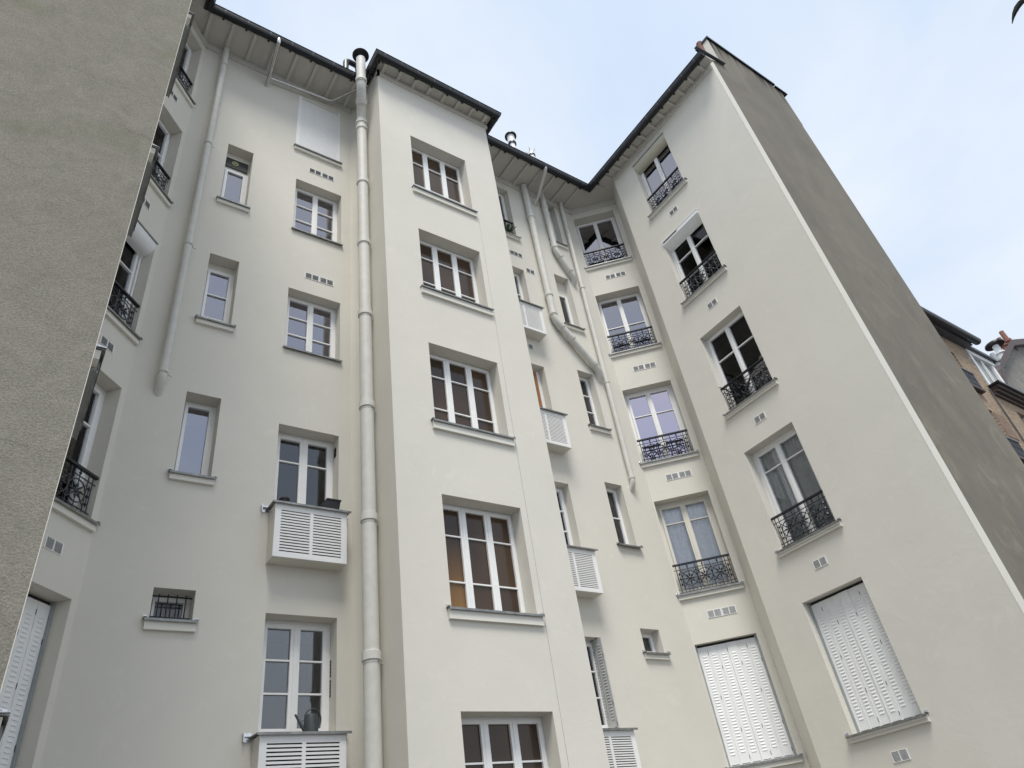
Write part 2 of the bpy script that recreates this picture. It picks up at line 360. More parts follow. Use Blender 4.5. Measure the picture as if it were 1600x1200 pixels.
gw.build('gable_wall', B, None, 'dark grey cemented end wall with black run-off streaks under its coping')
pb = MB(); pb.face([B_inv @ Vector(p) for p in ((11.908,4.25,17.9),(11.908,3.905,17.9),(11.908,3.905,19.62),(11.908,4.25,19.62))], pr)
Mg = bl(FR['G']); 
def boxM(mb, M, x0,x1,y0,y1,z0,z1,m):
    i = len(mb.v); mb.box(x0,x1,y0,y1,z0,z1,m); mb.v[i:] = [tuple(M @ Vector(p)) for p in mb.v[i:]]
boxM(pb, Mg, 0, 0.25, -0.015, -0.001, 0, 17.95, pr)
pb.build('corner_return', B, None)
cp = MB(); boxM(cp, Mg, 0.72, 3.58, -0.05, 0.40, 19.62, 19.70, 'gutter_black'); boxM(cp, Mg, 3.58, 4.12, -0.05, 0.3, 19.55, 19.60, 'gutter_black')
boxM(cp, Mg, 3.55, 3.90, 0.004, 0.3, 17.9, 19.55, 'grey_cement')
cp.build('parapet_coping', B, None)
rk = MB(); rk.prism([(-0.03,0),(0.05,0),(0.05,0.03),(-0.03,0.03)], 0, 1.2, 'slate')
rk.build('roof_verge', B, Mg @ T((-0.38,-0.05,18.06)) @ Matrix.Rotation(R(-11), 4, 'Y'))
hw = MB(); wall(hw, bl(FR['H']), -12, 0.047, 0, 18.6, [], 'rough_concrete')
hw.face([B_inv @ Vector(p) for p in ((-12,14,0),(-12,3.9,0),(-12,3.9,18.6),(-12,14,18.6))], 'rough_concrete')
hw.build('gable_wall', B, None, 'rough brownish grey roughcast end wall filling the left edge')
cb_ = MB(); cb_.box(0.003, 0.0065, 0.003, 0.0065, 0, 17.6, pr); cb_.build('corner_bead', B, bl(T((0.040, 3.893, 0))))
bk = MB(); bk.face([B_inv @ Vector(p) for p in ((15,14,0),(-12,14,0),(-12,14,17.66),(15,14,17.66))], pr); bk.build('rear_wall', B, None)

# ---- eaves: soffit, frieze, rafters, gutter, roof
GP = [(0.517, 3.75), (0.517, 8.31), (3.875, 8.31), (3.875, 7.55), (7.287, 7.55), (7.287, 8.24), (10.69, 8.24), (10.69, 3.80)]
sf = MB()
sf.face([B_inv @ Vector((x, y, WT-0.005)) for x, y in [(-12.2, 3.75)] + GP + [(11.158, 3.80), (11.158, 4.0), (14.99, 4.0), (14.99, 13.99), (-12.2, 13.99)]][::-1], 'soffit_paint')
sf.build('soffit', B, None)
fz = MB()
for a, b in [((0.047,3.9),(0.047,7.9)), ((-0.33,8.28),(0.61,9.22)), ((0.61,9.22),(3.95,9.22)), ((4.105,9.0),(4.105,7.96)), ((4.06,8.0),(7.10,8.0)), ((7.056,9.22),(10.77,9.22)), ((10.77,9.22),(11.70,8.29)), ((11.16,7.71),(11.16,3.905))]:
    dx, dy = b[0]-a[0], b[1]-a[1]; L = math.hypot(dx, dy)
    boxM(fz, bl(frame(a, (dx/L, dy/L))), 0, L, -0.04, 0.03, WT-0.20, WT-0.006, 'soffit_paint')
fz.build('frieze', B, None)
def rafters(a, b, depth, n, name='rafter'):
    dx, dy = b[0]-a[0], b[1]-a[1]; L = math.hypot(dx, dy); M = frame(a, (dx/L, dy/L))
    src = None
    for i in range(n):
        u = L*(i+0.5)/n
        if src is None:
            r_ = MB(); r_.prism([(-depth+0.17, 0), (-0.04, 0), (-0.04, 0.065), (-depth+0.17, 0.065)], -0.035, 0.035, 'soffit_paint')
            src = r_.build(name, B, bl(M @ T((u, 0, WT-0.072))))
        else: place_mesh(src, B, bl(M @ T((u, 0, WT-0.072))))
rafters((0.30,9.22),(4.0,9.22),0.91,8); rafters((4.0,8.0),(7.15,8.0),0.45,8); rafters((7.2,9.22),(10.70,9.22),0.98,8); rafters((11.16,8.3),(11.16,3.9),0.47,12)
rafters((0.047,4.0),(0.047,7.9),0.47,10)
# gutter swept along the eaves
def offs(path, d):                             # mitred offset to the left of travel
    P = [Vector(p) for p in path]; o = []
    for i in range(len(P)):
        ds = []
        if i > 0: ds.append((P[i]-P[i-1]).normalized())
        if i < len(P)-1: ds.append((P[i+1]-P[i]).normalized())
        ns_ = [Vector((-q.y, q.x)) for q in ds]
        if len(ns_) == 1: o.append(P[i] + ns_[0]*d)
        else:
            m_ = (ns_[0]+ns_[1]); o.append(P[i] + m_ * (d / (1 + ns_[0].dot(ns_[1]))))
    return o
def sweep(mb, path, prof, m):
    rows = [[(*p, z) for p in offs(path, d)] for d, z in prof]
    for r0, r1 in zip(rows[:-1], rows[1:]):
        for i in range(len(path)-1): mb.face([r0[i], r0[i+1], r1[i+1], r1[i]], m)
gut = MB(); prof = []
for k in range(9):
    a = math.pi*k/8; prof.append((0.088 - 0.088*math.cos(a), WT+0.045 - 0.165*math.sin(a)**0.7))
prof = [(0.0, WT+0.058), (-0.012, WT+0.045)] + prof + [(0.178, WT+0.11)]
gut_path = GP
sweep(gut, gut_path, prof, 'gutter_black')
# bracket straps
for i in range(len(GP)-1):
    a, b = Vector(GP[i]), Vector(GP[i+1]); L = (b-a).length; d = (b-a)/L; n_ = max(1, round(L/0.45))
    for k in range(n_):
        q = a + d*(L*(k+0.5)/n_); M = frame((q.x, q.y), (d.x, d.y))
        for j in range(8):
            a0, a1 = math.pi*j/8, math.pi*(j+1)/8
            p0 = (0.088-0.093*math.cos(a0), WT+0.045-0.170*abs(math.sin(a0))**0.7); p1 = (0.088-0.093*math.cos(a1), WT+0.045-0.170*abs(math.sin(a1))**0.7)
            gut.face([M @ Vector((-0.012, p0[0], p0[1])), M @ Vector((0.012, p0[0], p0[1])), M @ Vector((0.012, p1[0], p1[1])), M @ Vector((-0.012, p1[0], p1[1]))], 'slate' if j < 2 else 'gutter_black')
        boxM(gut, M, -0.022, 0.022, 0.10, 0.17, WT-0.125, WT-0.01, 'gutter_black')
gut.v = [tuple(B_inv @ Vector(p)) for p in gut.v]
gut.build('gutter', B, None)
GPr = GP[:-1] + [(10.69, 3.92)]
rf = MB(); P0 = [(*p, WT+0.11) for p in offs(GPr, 0.06)]; P1 = [(*p, WT+0.75) for p in offs(GPr, 1.25)]
for i in range(len(GP)-1): rf.face([P0[i], P0[i+1], P1[i+1], P1[i]], 'slate')
rf.face([(-12.2, 5.0, WT+0.75)] + P1 + [(14.9, 5.0, WT+0.75), (14.9, 14.2, WT+0.75), (-12.2, 14.2, WT+0.75)], 'slate')
rf.v = [tuple(B_inv @ Vector(p)) for p in rf.v]; rf.build('roof', B, None)

# ------------------------------------------------------------------ windows
def curtain_mesh(w_, h, m, amp=0.02, waves=7, x0=0.0, x1=1.0, gather=0.0):
    c = MB(); nx, nz = 48, 8
    vs = []
    for k in range(nz+1):
        for i in range(nx+1):
            t = i/nx; x = w_*(x0 + (x1-x0)*t); z = h*k/nz
            vs.append((x + 0.01*math.sin(5*t+k), amp*math.sin(t*waves*2*math.pi + 0.2*k) + 0.006*math.sin(t*31), z))
    fs = [(k*(nx+1)+i, k*(nx+1)+i+1, (k+1)*(nx+1)+i+1, (k+1)*(nx+1)+i) for k in range(nz) for i in range(nx)]
    c.mesh(vs, fs, m); return c
def window(fr, u0, u1, z0, z1, leaves=2, rows=(1,), depth=0.28, glass_m='glass', frame_m='white_paint', room='room_dark', curtain=None, ofw=0.045, lfw=0.05, mun=0.022, label=None, zf=None):
    """rows: heights of pane rows from the top as fractions. zf: window frame may fill only part of the opening (z0,z1)"""
    w_ = u1-u0; fz0, fz1 = zf or (z0, z1); h = fz1-fz0
    M = bl(FR[fr] @ T((u0, depth, fz0)))
    f = MB(); b = f.box
    b(0, ofw, 0, 0.07, 0, h, frame_m); b(w_-ofw, w_, 0, 0.07, 0, h, frame_m); b(ofw, w_-ofw, 0, 0.07, h-ofw, h, frame_m); b(ofw, w_-ofw, 0, 0.07, 0, ofw, frame_m)
    if zf:
        if fz0 > z0+0.01: b(0, w_, 0.0, 0.07, z0-fz0, -0.002, 'pale_render')
        if fz1 < z1-0.01: b(0, w_, 0.0, 0.07, h+0.002, z1-fz0, 'pale_render')
    lw = (w_-2*ofw)/leaves; g_ = MB()
    for i in range(leaves):
        a = ofw + i*lw + 0.004; c = a+lw-0.008; y0, y1 = -0.022, 0.045
        b(a, a+lfw, y0, y1, ofw+0.004, h-ofw-0.004, frame_m); b(c-lfw, c, y0, y1, ofw+0.004, h-ofw-0.004, frame_m)
        b(a+lfw, c-lfw, y0, y1, ofw+0.004, ofw+lfw+0.015, frame_m); b(a+lfw, c-lfw, y0, y1, h-ofw-0.004-lfw, h-ofw-0.004, frame_m)
        # glazing bead
        ga, gc, gz0, gz1 = a+lfw, c-lfw, ofw+lfw+0.015, h-ofw-0.004-lfw
        tot = sum(rows); z = gz1
        for r_ in rows[:-1]:
            z -= (gz1-gz0)*r_/tot; b(ga, gc, y0+0.008, y1-0.004, z-mun/2, z+mun/2, frame_m)
        tilt = 0.0025*random.uniform(-1, 1)
        g_.box(ga-0.005, gc+0.005, 0.014, 0.020, gz0-0.005, gz1+0.005, glass_m)
        # each sash sits a hair off true, as real ones do
        for q in range(len(g_.v)-8, len(g_.v)):
            x, y, zz = g_.v[q]; g_.v[q] = (x, y + tilt*(zz-h/2), zz)
    if leaves == 2:                              # rebate cover strip
        m_ = w_/2; b(m_-0.022, m_+0.022, -0.034, -0.022, ofw+0.01, h-ofw-0.01, frame_m)
    if leaves == 3:
        for q in (1, 2): m_ = ofw+q*lw; b(m_-0.016, m_+0.016, -0.030, -0.022, ofw+0.01, h-ofw-0.01, frame_m)
    o = f.build('window', B, M, label)
    g_.build('pane', o, Matrix.Identity(4), smooth=False)
    if room:
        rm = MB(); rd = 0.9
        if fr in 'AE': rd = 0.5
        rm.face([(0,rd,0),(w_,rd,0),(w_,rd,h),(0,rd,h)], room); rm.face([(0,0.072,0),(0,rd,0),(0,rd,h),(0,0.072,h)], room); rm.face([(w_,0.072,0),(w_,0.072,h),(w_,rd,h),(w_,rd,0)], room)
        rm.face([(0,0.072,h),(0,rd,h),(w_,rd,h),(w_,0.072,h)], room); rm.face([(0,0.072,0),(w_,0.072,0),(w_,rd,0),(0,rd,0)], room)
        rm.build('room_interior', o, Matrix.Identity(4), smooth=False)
    if curtain:
        for (cm, x0, x1, waves, amp) in curtain:
            curtain_mesh(w_, h, cm, amp, waves, x0, x1).build('curtain', o, T((0, 0.098, 0)))
    return o
# sills ------------------------------------------------------------
def sill(fr, u0, u1, z0, depth=0.28, over=0.07, block=0.11, proj=0.05, ends=True, double=False, blk=True, under=False):
    w_ = u1-u0; s = MB(); m = 'zinc'
    s.prism([(-proj-0.03, -0.012), (depth, 0.012), (depth, 0.020), (-proj-0.03, -0.004)], 0.002, w_-0.002, m)
    for a, c in ((-over, 0.002), (w_-0.002, w_+over)):
        s.prism([(-proj-0.03, -0.012), (-0.001, -0.001), (-0.001, 0.006), (-proj-0.03, -0.004)], a, c, m)
    s.box(-over, w_+over, -proj-0.033, -proj-0.028, -0.035, -0.004, m)
    if blk:
        s.box(-over+0.015, w_+over-0.015, -proj, -0.001, -block, -0.014, 'sill_paint' if not double else 'pale_render')
        if double: s.box(-over+0.03, w_+over-0.03, -proj-0.02, -proj, -0.062, -0.036, 'pale_render')
    if under:
        s.box(0.06, w_+over-0.02, -proj-0.012, -0.002, -block-0.03, -block-0.002, 'grey_metal'); s.box(0.06, w_+over-0.02, -proj-0.020, -proj-0.004, -block-0.05, -0.03, 'zinc')
    if ends:
        for a in (-over-0.012, w_+over-0.03):
            s.box(a, a+0.042, -proj-0.035, -0.002, 0.006, 0.010, 'bright_flashing')
            s.prism([(-proj-0.035, 0.008), (-0.002, 0.008), (-0.002, 0.05), (-proj-0.03, 0.022)], a+0.012, a+0.016, 'bright_flashing')
            s.box(a+0.004, a+0.035, -0.012, -0.002, 0.01, 0.045, 'bright_flashing')
    return s.build('sill', B, bl(FR[fr] @ T((u0, 0, z0))), smooth=False)
# railing ----------------------------------------------------------
def ring(mb, c, r, t, m, n=28):
    mb.tube([(c[0]+r*math.cos(2*math.pi*i/n), c[1], c[2]+r*math.sin(2*math.pi*i/n)) for i in range(n+1)], t, m, 6, cap=False)
def make_railing(w_=1.16, h=0.62):
    r = MB(); m = 'black_iron'
    r.box(-0.0, w_, -0.028, 0.022, h-0.032, h, m)
    for z in (0.50, 0.105, 0.045): r.tube([(0.0, 0, z), (w_, 0, z)], 0.0075, m, 6)
    for x in (0.055, 0.13, w_-0.13, w_-0.055): r.tube([(x, 0, 0.0), (x, 0, h-0.03)], 0.008, m, 6)
    s = (w_-0.26)/3; rr = 0.148; zc = 0.305
    for k in range(3):
        cx = 0.13 + s*(k+0.5)
        ring(r, (cx, 0, zc), rr, 0.0085, m)
        for q in range(4):
            a = math.pi*q/4; e = rr if q % 2 == 0 else 0.235
            ex = min(e, abs((s/2)/max(1e-3, abs(math.cos(a)))) if abs(math.cos(a)) > 0.1 else e) if q % 2 else e
            if q == 2: pts = [(cx, 0, 0.045), (cx, 0, h-0.03)]
            else: pts = [(cx-ex*math.cos(a), 0, zc-ex*math.sin(a)), (cx+ex*math.cos(a), 0, zc+ex*math.sin(a))]
            r.tube(pts, 0.0075, m, 6)
            for sg in (-1, 1):                      # leaf swellings on the spokes
                p0 = Vector((cx+sg*0.035*math.cos(a), 0, zc+sg*0.035*math.sin(a))); p1 = Vector((cx+sg*0.115*math.cos(a), 0, zc+sg*0.115*math.sin(a)))
                r.tube([p0, p0.lerp(p1, .3), p0.lerp(p1, .7), p1], [0.007, 0.019, 0.012, 0.006], m, 6)
        r.tube([(cx, -0.018, zc), (cx, -0.008, zc), (cx, 0.012, zc)], [0.012, 0.032, 0.03], m, 10)
        for sg in (-1, 1):                          # scrolls under the circles
            pts = []
            for i in range(15):
                a = i/14*1.6*math.pi; q = 0.042*(1-0.6*i/14); pts.append((cx+sg*(0.058+q*math.cos(a+math.pi)), 0, 0.075+0.0+q*math.sin(a)*0.62))
            r.tube(pts, 0.006, m, 5)
        r.tube([(cx, 0, h-0.105), (cx, 0, h-0.075), (cx, 0, h-0.045)], [0.008, 0.020, 0.008], m, 6)
        if k < 2: r.tube([(0.13+s*(k+1), 0, 0.045), (0.13+s*(k+1), 0, h-0.03)], 0.008, m, 6)
    for x in (0.092, w_-0.092):                     # cast ornament in the end panels
        for dz in (0.20, 0.305, 0.41):
            r.tube([(x, 0, dz-0.032), (x, 0, dz), (x, 0, dz+0.032)], [0.006, 0.022, 0.006], m, 6)
            r.tube([(x-0.03, 0, dz), (x, 0, dz), (x+0.03, 0, dz)], [0.004, 0.010, 0.004], m, 5)
        r.tube([(x, 0, 0.16), (x, 0, 0.45)], 0.006, m, 5)
    return r
rail_src = make_railing().build('balcony_railing', B, bl(FR['E'] @ T((0.03, 0.045, 6.07))))
def railing(fr, u0, z0, y=0.045):
    place_mesh(rail_src, B, bl(FR[fr] @ T((u0, y, z0))))
# louvred steel folding shutters, closed ----------------------------
def folding_shutter(w_, h, panels=6, rows=34):
    s = MB(); m = 'white_metal'; pw = w_/panels
    for p in range(panels):
        yo = 0.0 if p != panels//2 else -0.012
        x0 = p*pw+0.001; x1 = (p+1)*pw-0.001
        s.box(x0, x1, yo, yo+0.022, 0.0, h, m)
        s.box(x0, x0+0.012, yo-0.004, yo, 0.0, h, m)
        cx = (x0+x1)/2+0.004; lw = pw*0.46; off = 0.02*math.sin(p*1.7)
        z_lo, z_hi = h*0.085+off, h*0.93+off; st = (z_hi-z_lo)/rows
        for k in range(rows):
            z = z_lo+k*st
            s.mesh([(cx-lw/2, yo, z), (cx+lw/2, yo, z), (cx+lw/2-0.006, yo-0.008, z+st*0.12), (cx-lw/2+0.006, yo-0.008, z+st*0.12), (cx+lw/2, yo, z+st*0.62), (cx-lw/2, yo, z+st*0.62)],
                   [(0,1,2,3), (3,2,4,5), (0,3,5), (1,4,2)], m)
        for zz in (0.055, 0.27, 0.55, 0.80, 0.94):
            if (p+int(zz*10)) % 2: s.box(x1-0.006, x1+0.002, yo-0.0065, yo-0.003, h*zz-0.03, h*zz+0.03, 'dark_slot')
        s.box(x0+0.02, x1-0.02, yo-0.003, yo-0.001, 0.02, 0.026, 'dark_slot')
    return s
def closed_shutter(fr, u0, u1, z0, z1, depth, label):
    w_ = u1-u0; M = bl(FR[fr] @ T((u0, depth, z0)))
    f = MB(); f.box(0, 0.035, -0.03, 0.05, 0, z1-z0-0.002, 'grey_metal'); f.box(w_-0.035, w_, -0.03, 0.05, 0, z1-z0-0.002, 'grey_metal'); f.box(0.035, w_-0.035, 0.024, 0.05, z1-z0-0.045, z1-z0-0.002, 'dark_slot')
    f.box(0.0, w_, 0.026, 0.05, 0.0, z1-z0-0.05, 'dark_slot')
    o = f.build('folding_shutter', B, M, label, smooth=False)
    folding_shutter(w_-0.07, z1-z0-0.055).build('shutter_leaf', o, T((0.035, 0, 0.008)), smooth=False)
    return o
# roller box --------------------------------------------------------
def roller_box(fr, u0, u1, z1, m, style, h=0.26, y1=0.28):
    r = MB(); w_ = u1-u0
    if style == 'round': 
        prof = [(0.0, 0.0)] + [(0.0+0.17*(1-math.cos(a)) - 0.02, -h*math.sin(a)) for a in [R(x) for x in (4,15,28,40,52,64,76,86)]] + [(y1-0.02, -h), (y1-0.02, 0)]
    else:
        prof = [(-0.03, 0), (-0.03, -0.10), (0.02, -0.155), (0.12, -h+0.02), (0.19, -h), (y1-0.02, -h), (y1-0.02, 0)]
    prof = [(y, z) for y, z in prof]
    r.prism(prof[::-1], 0.004, w_-0.004, m)
    r.box(-0.012, w_+0.012, -0.038, -0.001, 0.0, 0.018, 'grey_metal' if style != 'angular' else m)
    for x in (0.006, w_-0.045): r.box(x, x+0.035, 0.19, y1-0.03, -1.95, -h, 'white_paint')
    if style == 'angular': r.box(0.03, w_*0.42, -0.034, -0.029, -0.055, -0.02, 'dark_slot')
    return r.build('roller_shutter_box', B, bl(FR[fr] @ T((u0, 0, z1-0.02))))
def grille(fr, u, z, n, gap=0.0):
    v = MB(); s = 0.128; m = 'white_paint'
    W_ = n*s + (n//2-1)*0.03 if n > 2 else n*s
    x = 0
    v.box(-0.008, W_+0.008, -0.010, 0.004, -0.008, 0, m); v.box(-0.008, W_+0.008, -0.010, 0.004, s, s+0.008, m)
    for k in range(n):
        if n > 2 and k == n//2: v.box(x, x+0.03, -0.010, 0.004, 0, s, m); x += 0.03
        v.box(x-0.008, x+0.008, -0.010, 0.004, 0, s, m)
        v.face([(x,-0.001,0),(x+s,-0.001,0),(x+s,-0.001,s),(x,-0.001,s)], 'vent_grey')
        for q in range(7): zz = 0.010+q*0.0165; v.prism([(-0.009, zz), (-0.002, zz+0.004), (-0.002, zz+0.010)], x+0.008, x+s-0.008, 'vent_grey')
        x += s
    v.box(x-0.008, x+0.008, -0.010, 0.004, 0, s, m)
    return v.build('ventilation_grille', B, bl(FR[fr] @ T((u, 0, z))), smooth=False)
def cupboard(fr, u0, u1, z0, z1, d=0.28, rows=15, ncol=2):
    c = MB(); w_ = u1-u0; h = z1-z0; pr_ = 'pale_render'; wm = 'white_paint'
    c.box(0, 0.02, -d+0.022, -0.001, 0, h-0.004, pr_); c.box(w_-0.02, w_, -d+0.022, -0.001, 0, h-0.004, pr_)
    c.prism([(-d+0.022, -0.0), (-0.001, 0.0), (-0.001, 0.02), (-d+0.022, 0.02)], 0.02, w_-0.02, pr_)
    c.box(0.02, w_-0.02, -d+0.040, -d+0.045, 0.02, h-0.01, 'dark_slot')
    fwm = 0.085; top = 0.10; bot = 0.055; mid = 0.045
    c.box(0, fwm, -d, -d+0.02, 0, h, wm); c.box(w_-fwm, w_, -d, -d+0.02, 0, h, wm); c.box(fwm, w_-fwm, -d, -d+0.02, h-top, h, wm); c.box(fwm, w_-fwm, -d, -d+0.02, 0, bot, wm)
    c.box(w_/2-mid/2, w_/2+mid/2, -d, -d+0.02, bot, h-top, wm)
    st = (h-top-bot)/rows
    for a, b_ in ((fwm, w_/2-mid/2), (w_/2+mid/2, w_-fwm)):
        for k in range(rows):
            z = bot+k*st
            c.prism([(-d+0.002, z+0.0), (-d+0.010, z+0.0), (-d+0.016, z+st*0.60), (-d+0.002, z+st*0.60)], a, b_, wm)
    o = c.build('louvred_cupboard', B, bl(FR[fr] @ T((u0, 0, z0))), smooth=False)
    t = MB(); t.prism([(-d-0.04, h+0.004), (0.28, h+0.02), (0.28, h+0.028), (-d-0.04, h+0.012)], 0.055, w_-0.03, 'zinc')
    for a, e in ((-0.045, 0.055), (w_-0.03, w_+0.055)): t.prism([(-d-0.04, h+0.004), (-0.001, h+0.016), (-0.001, h+0.024), (-d-0.04, h+0.012)], a, e, 'zinc')
    t.box(-0.045, w_+0.055, -d-0.044, -d-0.040, h-0.018, h+0.012, 'zinc')
    for a in (-0.12, w_+0.02):
        t.box(a, a+0.10, -0.05, -0.002, h+0.025, h+0.03, 'bright_flashing'); t.box(a, a+0.01, -0.055, -0.002, h-0.03, h+0.07, 'bright_flashing'); t.box(a, a+0.1, -0.008, -0.002, h-0.03, h+0.07, 'bright_flashing')
    t.build('zinc_cover', o, Matrix.Identity(4), smooth=False)
    return o

# --- E column (cut corner) and F column (right wing), mirrored on A and L
Ez = [f[0] for f in FL]
closed_shutter('E', 0.02, 1.18, *FL[0], 0.10, 'closed white folding shutter below the lace curtain window')
window('E', 0.02, 1.18, *FL[1], 2, (0.2, 0.8), 0.22, 'clear_glass', 'pale_render', 'room_mid', [('lace', 0.02, 0.98, 9, 0.012)], ofw=0.07, lfw=0.055, label='cream framed french window filled with white lace curtain')
window('E', 0.02, 1.18, *FL[2], 2, (0.32, 0.68), 0.22, 'mirror_glass', 'white_paint', 'room_mid', [('lilac_reflection', 0.03, 0.97, 0.5, 0.002)], ofw=0.07, label='french window showing a bright lilac reflection')  # lilac sheet added behind the glass to paint in the sky reflection
window('E', 0.02, 1.18, *FL[3], 2, (0.5, 0.5), 0.27, 'bright_glass', label='french window with a single glazing bar at mid height')
window('E', 0.02, 1.18, *FL[4], 2, (1,), 0.27, 'bright_glass', label='top floor french window of plain undivided panes')
closed_shutter('F', 0.74, 1.92, *FL[0], 0.17, 'closed white folding shutter in the right wing')
window('F', 0.74, 1.92, *FL[1], 2, (0.2, 0.8), 0.24, 'clear_glass', 'white_paint', 'room_mid', [('grey_cloth', 0.02, 0.30, 4, 0.012), ('white_cloth', 0.28, 0.42, 3, 0.02), ('grey_cloth', 0.5, 0.98, 3, 0.012)], ofw=0.07, label='french window with grey and white curtains')
window('F', 0.74, 1.92, *FL[2], 2, (0.33, 0.67), 0.20, 'clear_glass', 'white_paint', 'room_dark', [('charcoal_cloth', 0.03, 0.5, 5, 0.02), ('grey_cloth', 0.36, 0.41, 1, 0.01)], label='french window with dark curtains')
window('F', 0.74, 1.92, *FL[3], 2, (0.33, 0.33, 0.34), 0.20, 'clear_glass', 'white_paint', 'room_dark', [('charcoal_cloth', 0.05, 0.2, 3, 0.02)], label='dark french window under a white roller shutter box')
window('F', 0.74, 1.92, *FL[4], 2, (1,), 0.20, 'bright_glass', 'white_paint', 'room_dark', label='top floor window under a beige roller shutter box')
roller_box('F', 0.74, 1.92, FL[3][1], 'white_metal', 'angular', 0.27, 0.2)
roller_box('F', 0.74, 1.92, FL[4][1], 'beige_metal', 'round', 0.24, 0.2)
for k in range(1, 5):
    z = FL[k][0]
    if k > 1: railing('E', 0.03, z+0.01)
    railing('F', 0.75, z+0.01); railing('A', 0.065, z+0.01)
for k in range(5):
    z = FL[k][0]
    sill('E', 0.02, 1.18, z, 0.27 if k else 0.1); sill('F', 0.74, 1.92, z, 0.2, double=True, over=0.09); sill('L', 1.93, 3.10, z, 0.2, proj=0.07, over=0.09, under=True); sill('A', 0.06, 1.23, z, 0.2, over=0.08)
for z in (5.53, 8.53, 11.54, 14.67): grille('E', 0.42, z, 4)
for z in (2.55, 5.51, 8.49, 11.54, 14.68): grille('F', 1.22, z, 2)
for z in (2.55, 5.51, 8.49, 11.54, 14.68): grille('A', 0.65, z, 2)
closed_shutter('A', 0.06, 1.23, *FL[0], 0.22, 'closed white folding shutter partly hidden by the roughcast wall')
window('A', 0.06, 1.23, *FL[1], 2, (0.3, 0.7), 0.24, 'clear_glass', 'white_paint', 'room_mid', [('white_cloth', 0.5, 0.8, 3, 0.02), ('grey_cloth', 0.1, 0.95, 5, 0.02)], ofw=0.07)
window('A', 0.06, 1.23, *FL[2], 2, (0.33, 0.67), 0.24, 'clear_glass', 'white_paint', 'room_dark', [('charcoal_cloth', 0.5, 0.95, 6, 0.02)])
window('A', 0.06, 1.23, *FL[3], 2, (0.4, 0.6), 0.24, 'clear_glass', 'white_paint', 'room_mid', [('grey_cloth', 0.05, 0.95, 10, 0.02)])
window('A', 0.06, 1.23, *FL[4], 2, (1,), 0.24, 'clear_glass')
roller_box('A', 0.06, 1.23, FL[2][1], 'white_metal', 'round', 0.24, 0.24)
for k in range(1, 5): window('L', 1.93, 3.10, *FL[k], 2, (0.3, 0.7), 0.2)
closed_shutter('L', 1.93, 3.10, *FL[0], 0.17, None)

# --- left wall, wide column
o = window('B', 2.76, 3.74, *BW[0], 2, (1, 1, 1), 0.25, 'glass', room='room_dark', lfw=0.06)
window('B', 2.76, 3.74, *BW[1], 2, (0.32, 0.68), 0.25, 'glass', lfw=0.06)
window('B', 2.76, 3.74, *BW[2], 2, (1, 1, 1), 0.22, 'bright_glass')
window('B', 2.76, 3.74, *BW[3], 2, (1, 1, 1), 0.22, 'bright_glass')
# wire mesh behind the top panes
ms = MB()
for k in range(26): x = 0.06+k*0.034; ms.box(x, x+0.015, 0, 0.002, 0, 0.42, 'sill_paint')
for k in range(13): z = 0.01+k*0.033; ms.box(0.05, 0.93, 0.0022, 0.0042, z, z+0.015, 'sill_paint')
ms.build('mesh_screen', B, bl(FR['B'] @ T((2.76, 0.275, BW[1][1]-0.52))), smooth=False)
cupboard('B', 2.71, 3.76, 2.80, 3.61); cupboard('B', 2.71, 3.76, 5.80, 6.60)
for z in (2.80, 5.80, 8.80, 11.82): cupboard('B', 7.48, 8.52, z, z+0.80, 0.28, 19)
sill('B', 2.76, 3.74, BW[2][0], 0.22, over=0.03, proj=0.02, blk=False, ends=False); sill('B', 2.76, 3.74, BW[3][0], 0.22, over=0.03, proj=0.02, blk=False, ends=False)
# flush roller shutter at the top
rs = MB(); w_, h = 1.0, 1.97
rs.box(0, 0.075, -0.012, 0.03, 0, h, 'white_paint'); rs.box(w_-0.055, w_, -0.012, 0.03, 0, h, 'white_paint'); rs.box(0.075, w_-0.055, -0.012, 0.03, h-0.08, h, 'pale_render')
k = 0
z = 0.0
rs.box(0.075, w_-0.055, 0.0, 0.02, 0.0, h-0.085, 'white_paint')
while z < h-0.14:
    z += 0.046; rs.box(0.076, w_-0.056, -0.0012, -0.0002, z, z+0.003, 'vent_grey')
rs.build('roller_shutter', B, bl(FR['B'] @ T((2.69, 0, 15.30))), 'closed white slatted roller shutter flush with the wall', smooth=False)
sill('B', 2.69, 3.69, 15.30, 0.02, over=0.04, proj=0.05, ends=False)
grille('B', 3.02, 14.63, 4); grille('B', 3.05, 11.47, 4)
# dark slots of folded shutters in the right reveal of the lowest window
ds = MB()
for q in range(10): ds.box(-0.004, 0.0, 0.19, 0.225, q*0.045+(0.03 if q > 4 else 0), q*0.045+0.036+(0.03 if q > 4 else 0), 'dark_slot')
ds.build('reveal_vent', B, bl(FR['B'] @ T((3.738, 0, 4.15))), smooth=False)
ds = MB(); ds.box(-0.004, 0.0, 0.10, 0.19, 0, 0.17, 'dark_slot'); ds.build('reveal_vent', B, bl(FR['B'] @ T((3.738, 0, 7.80))), smooth=False)

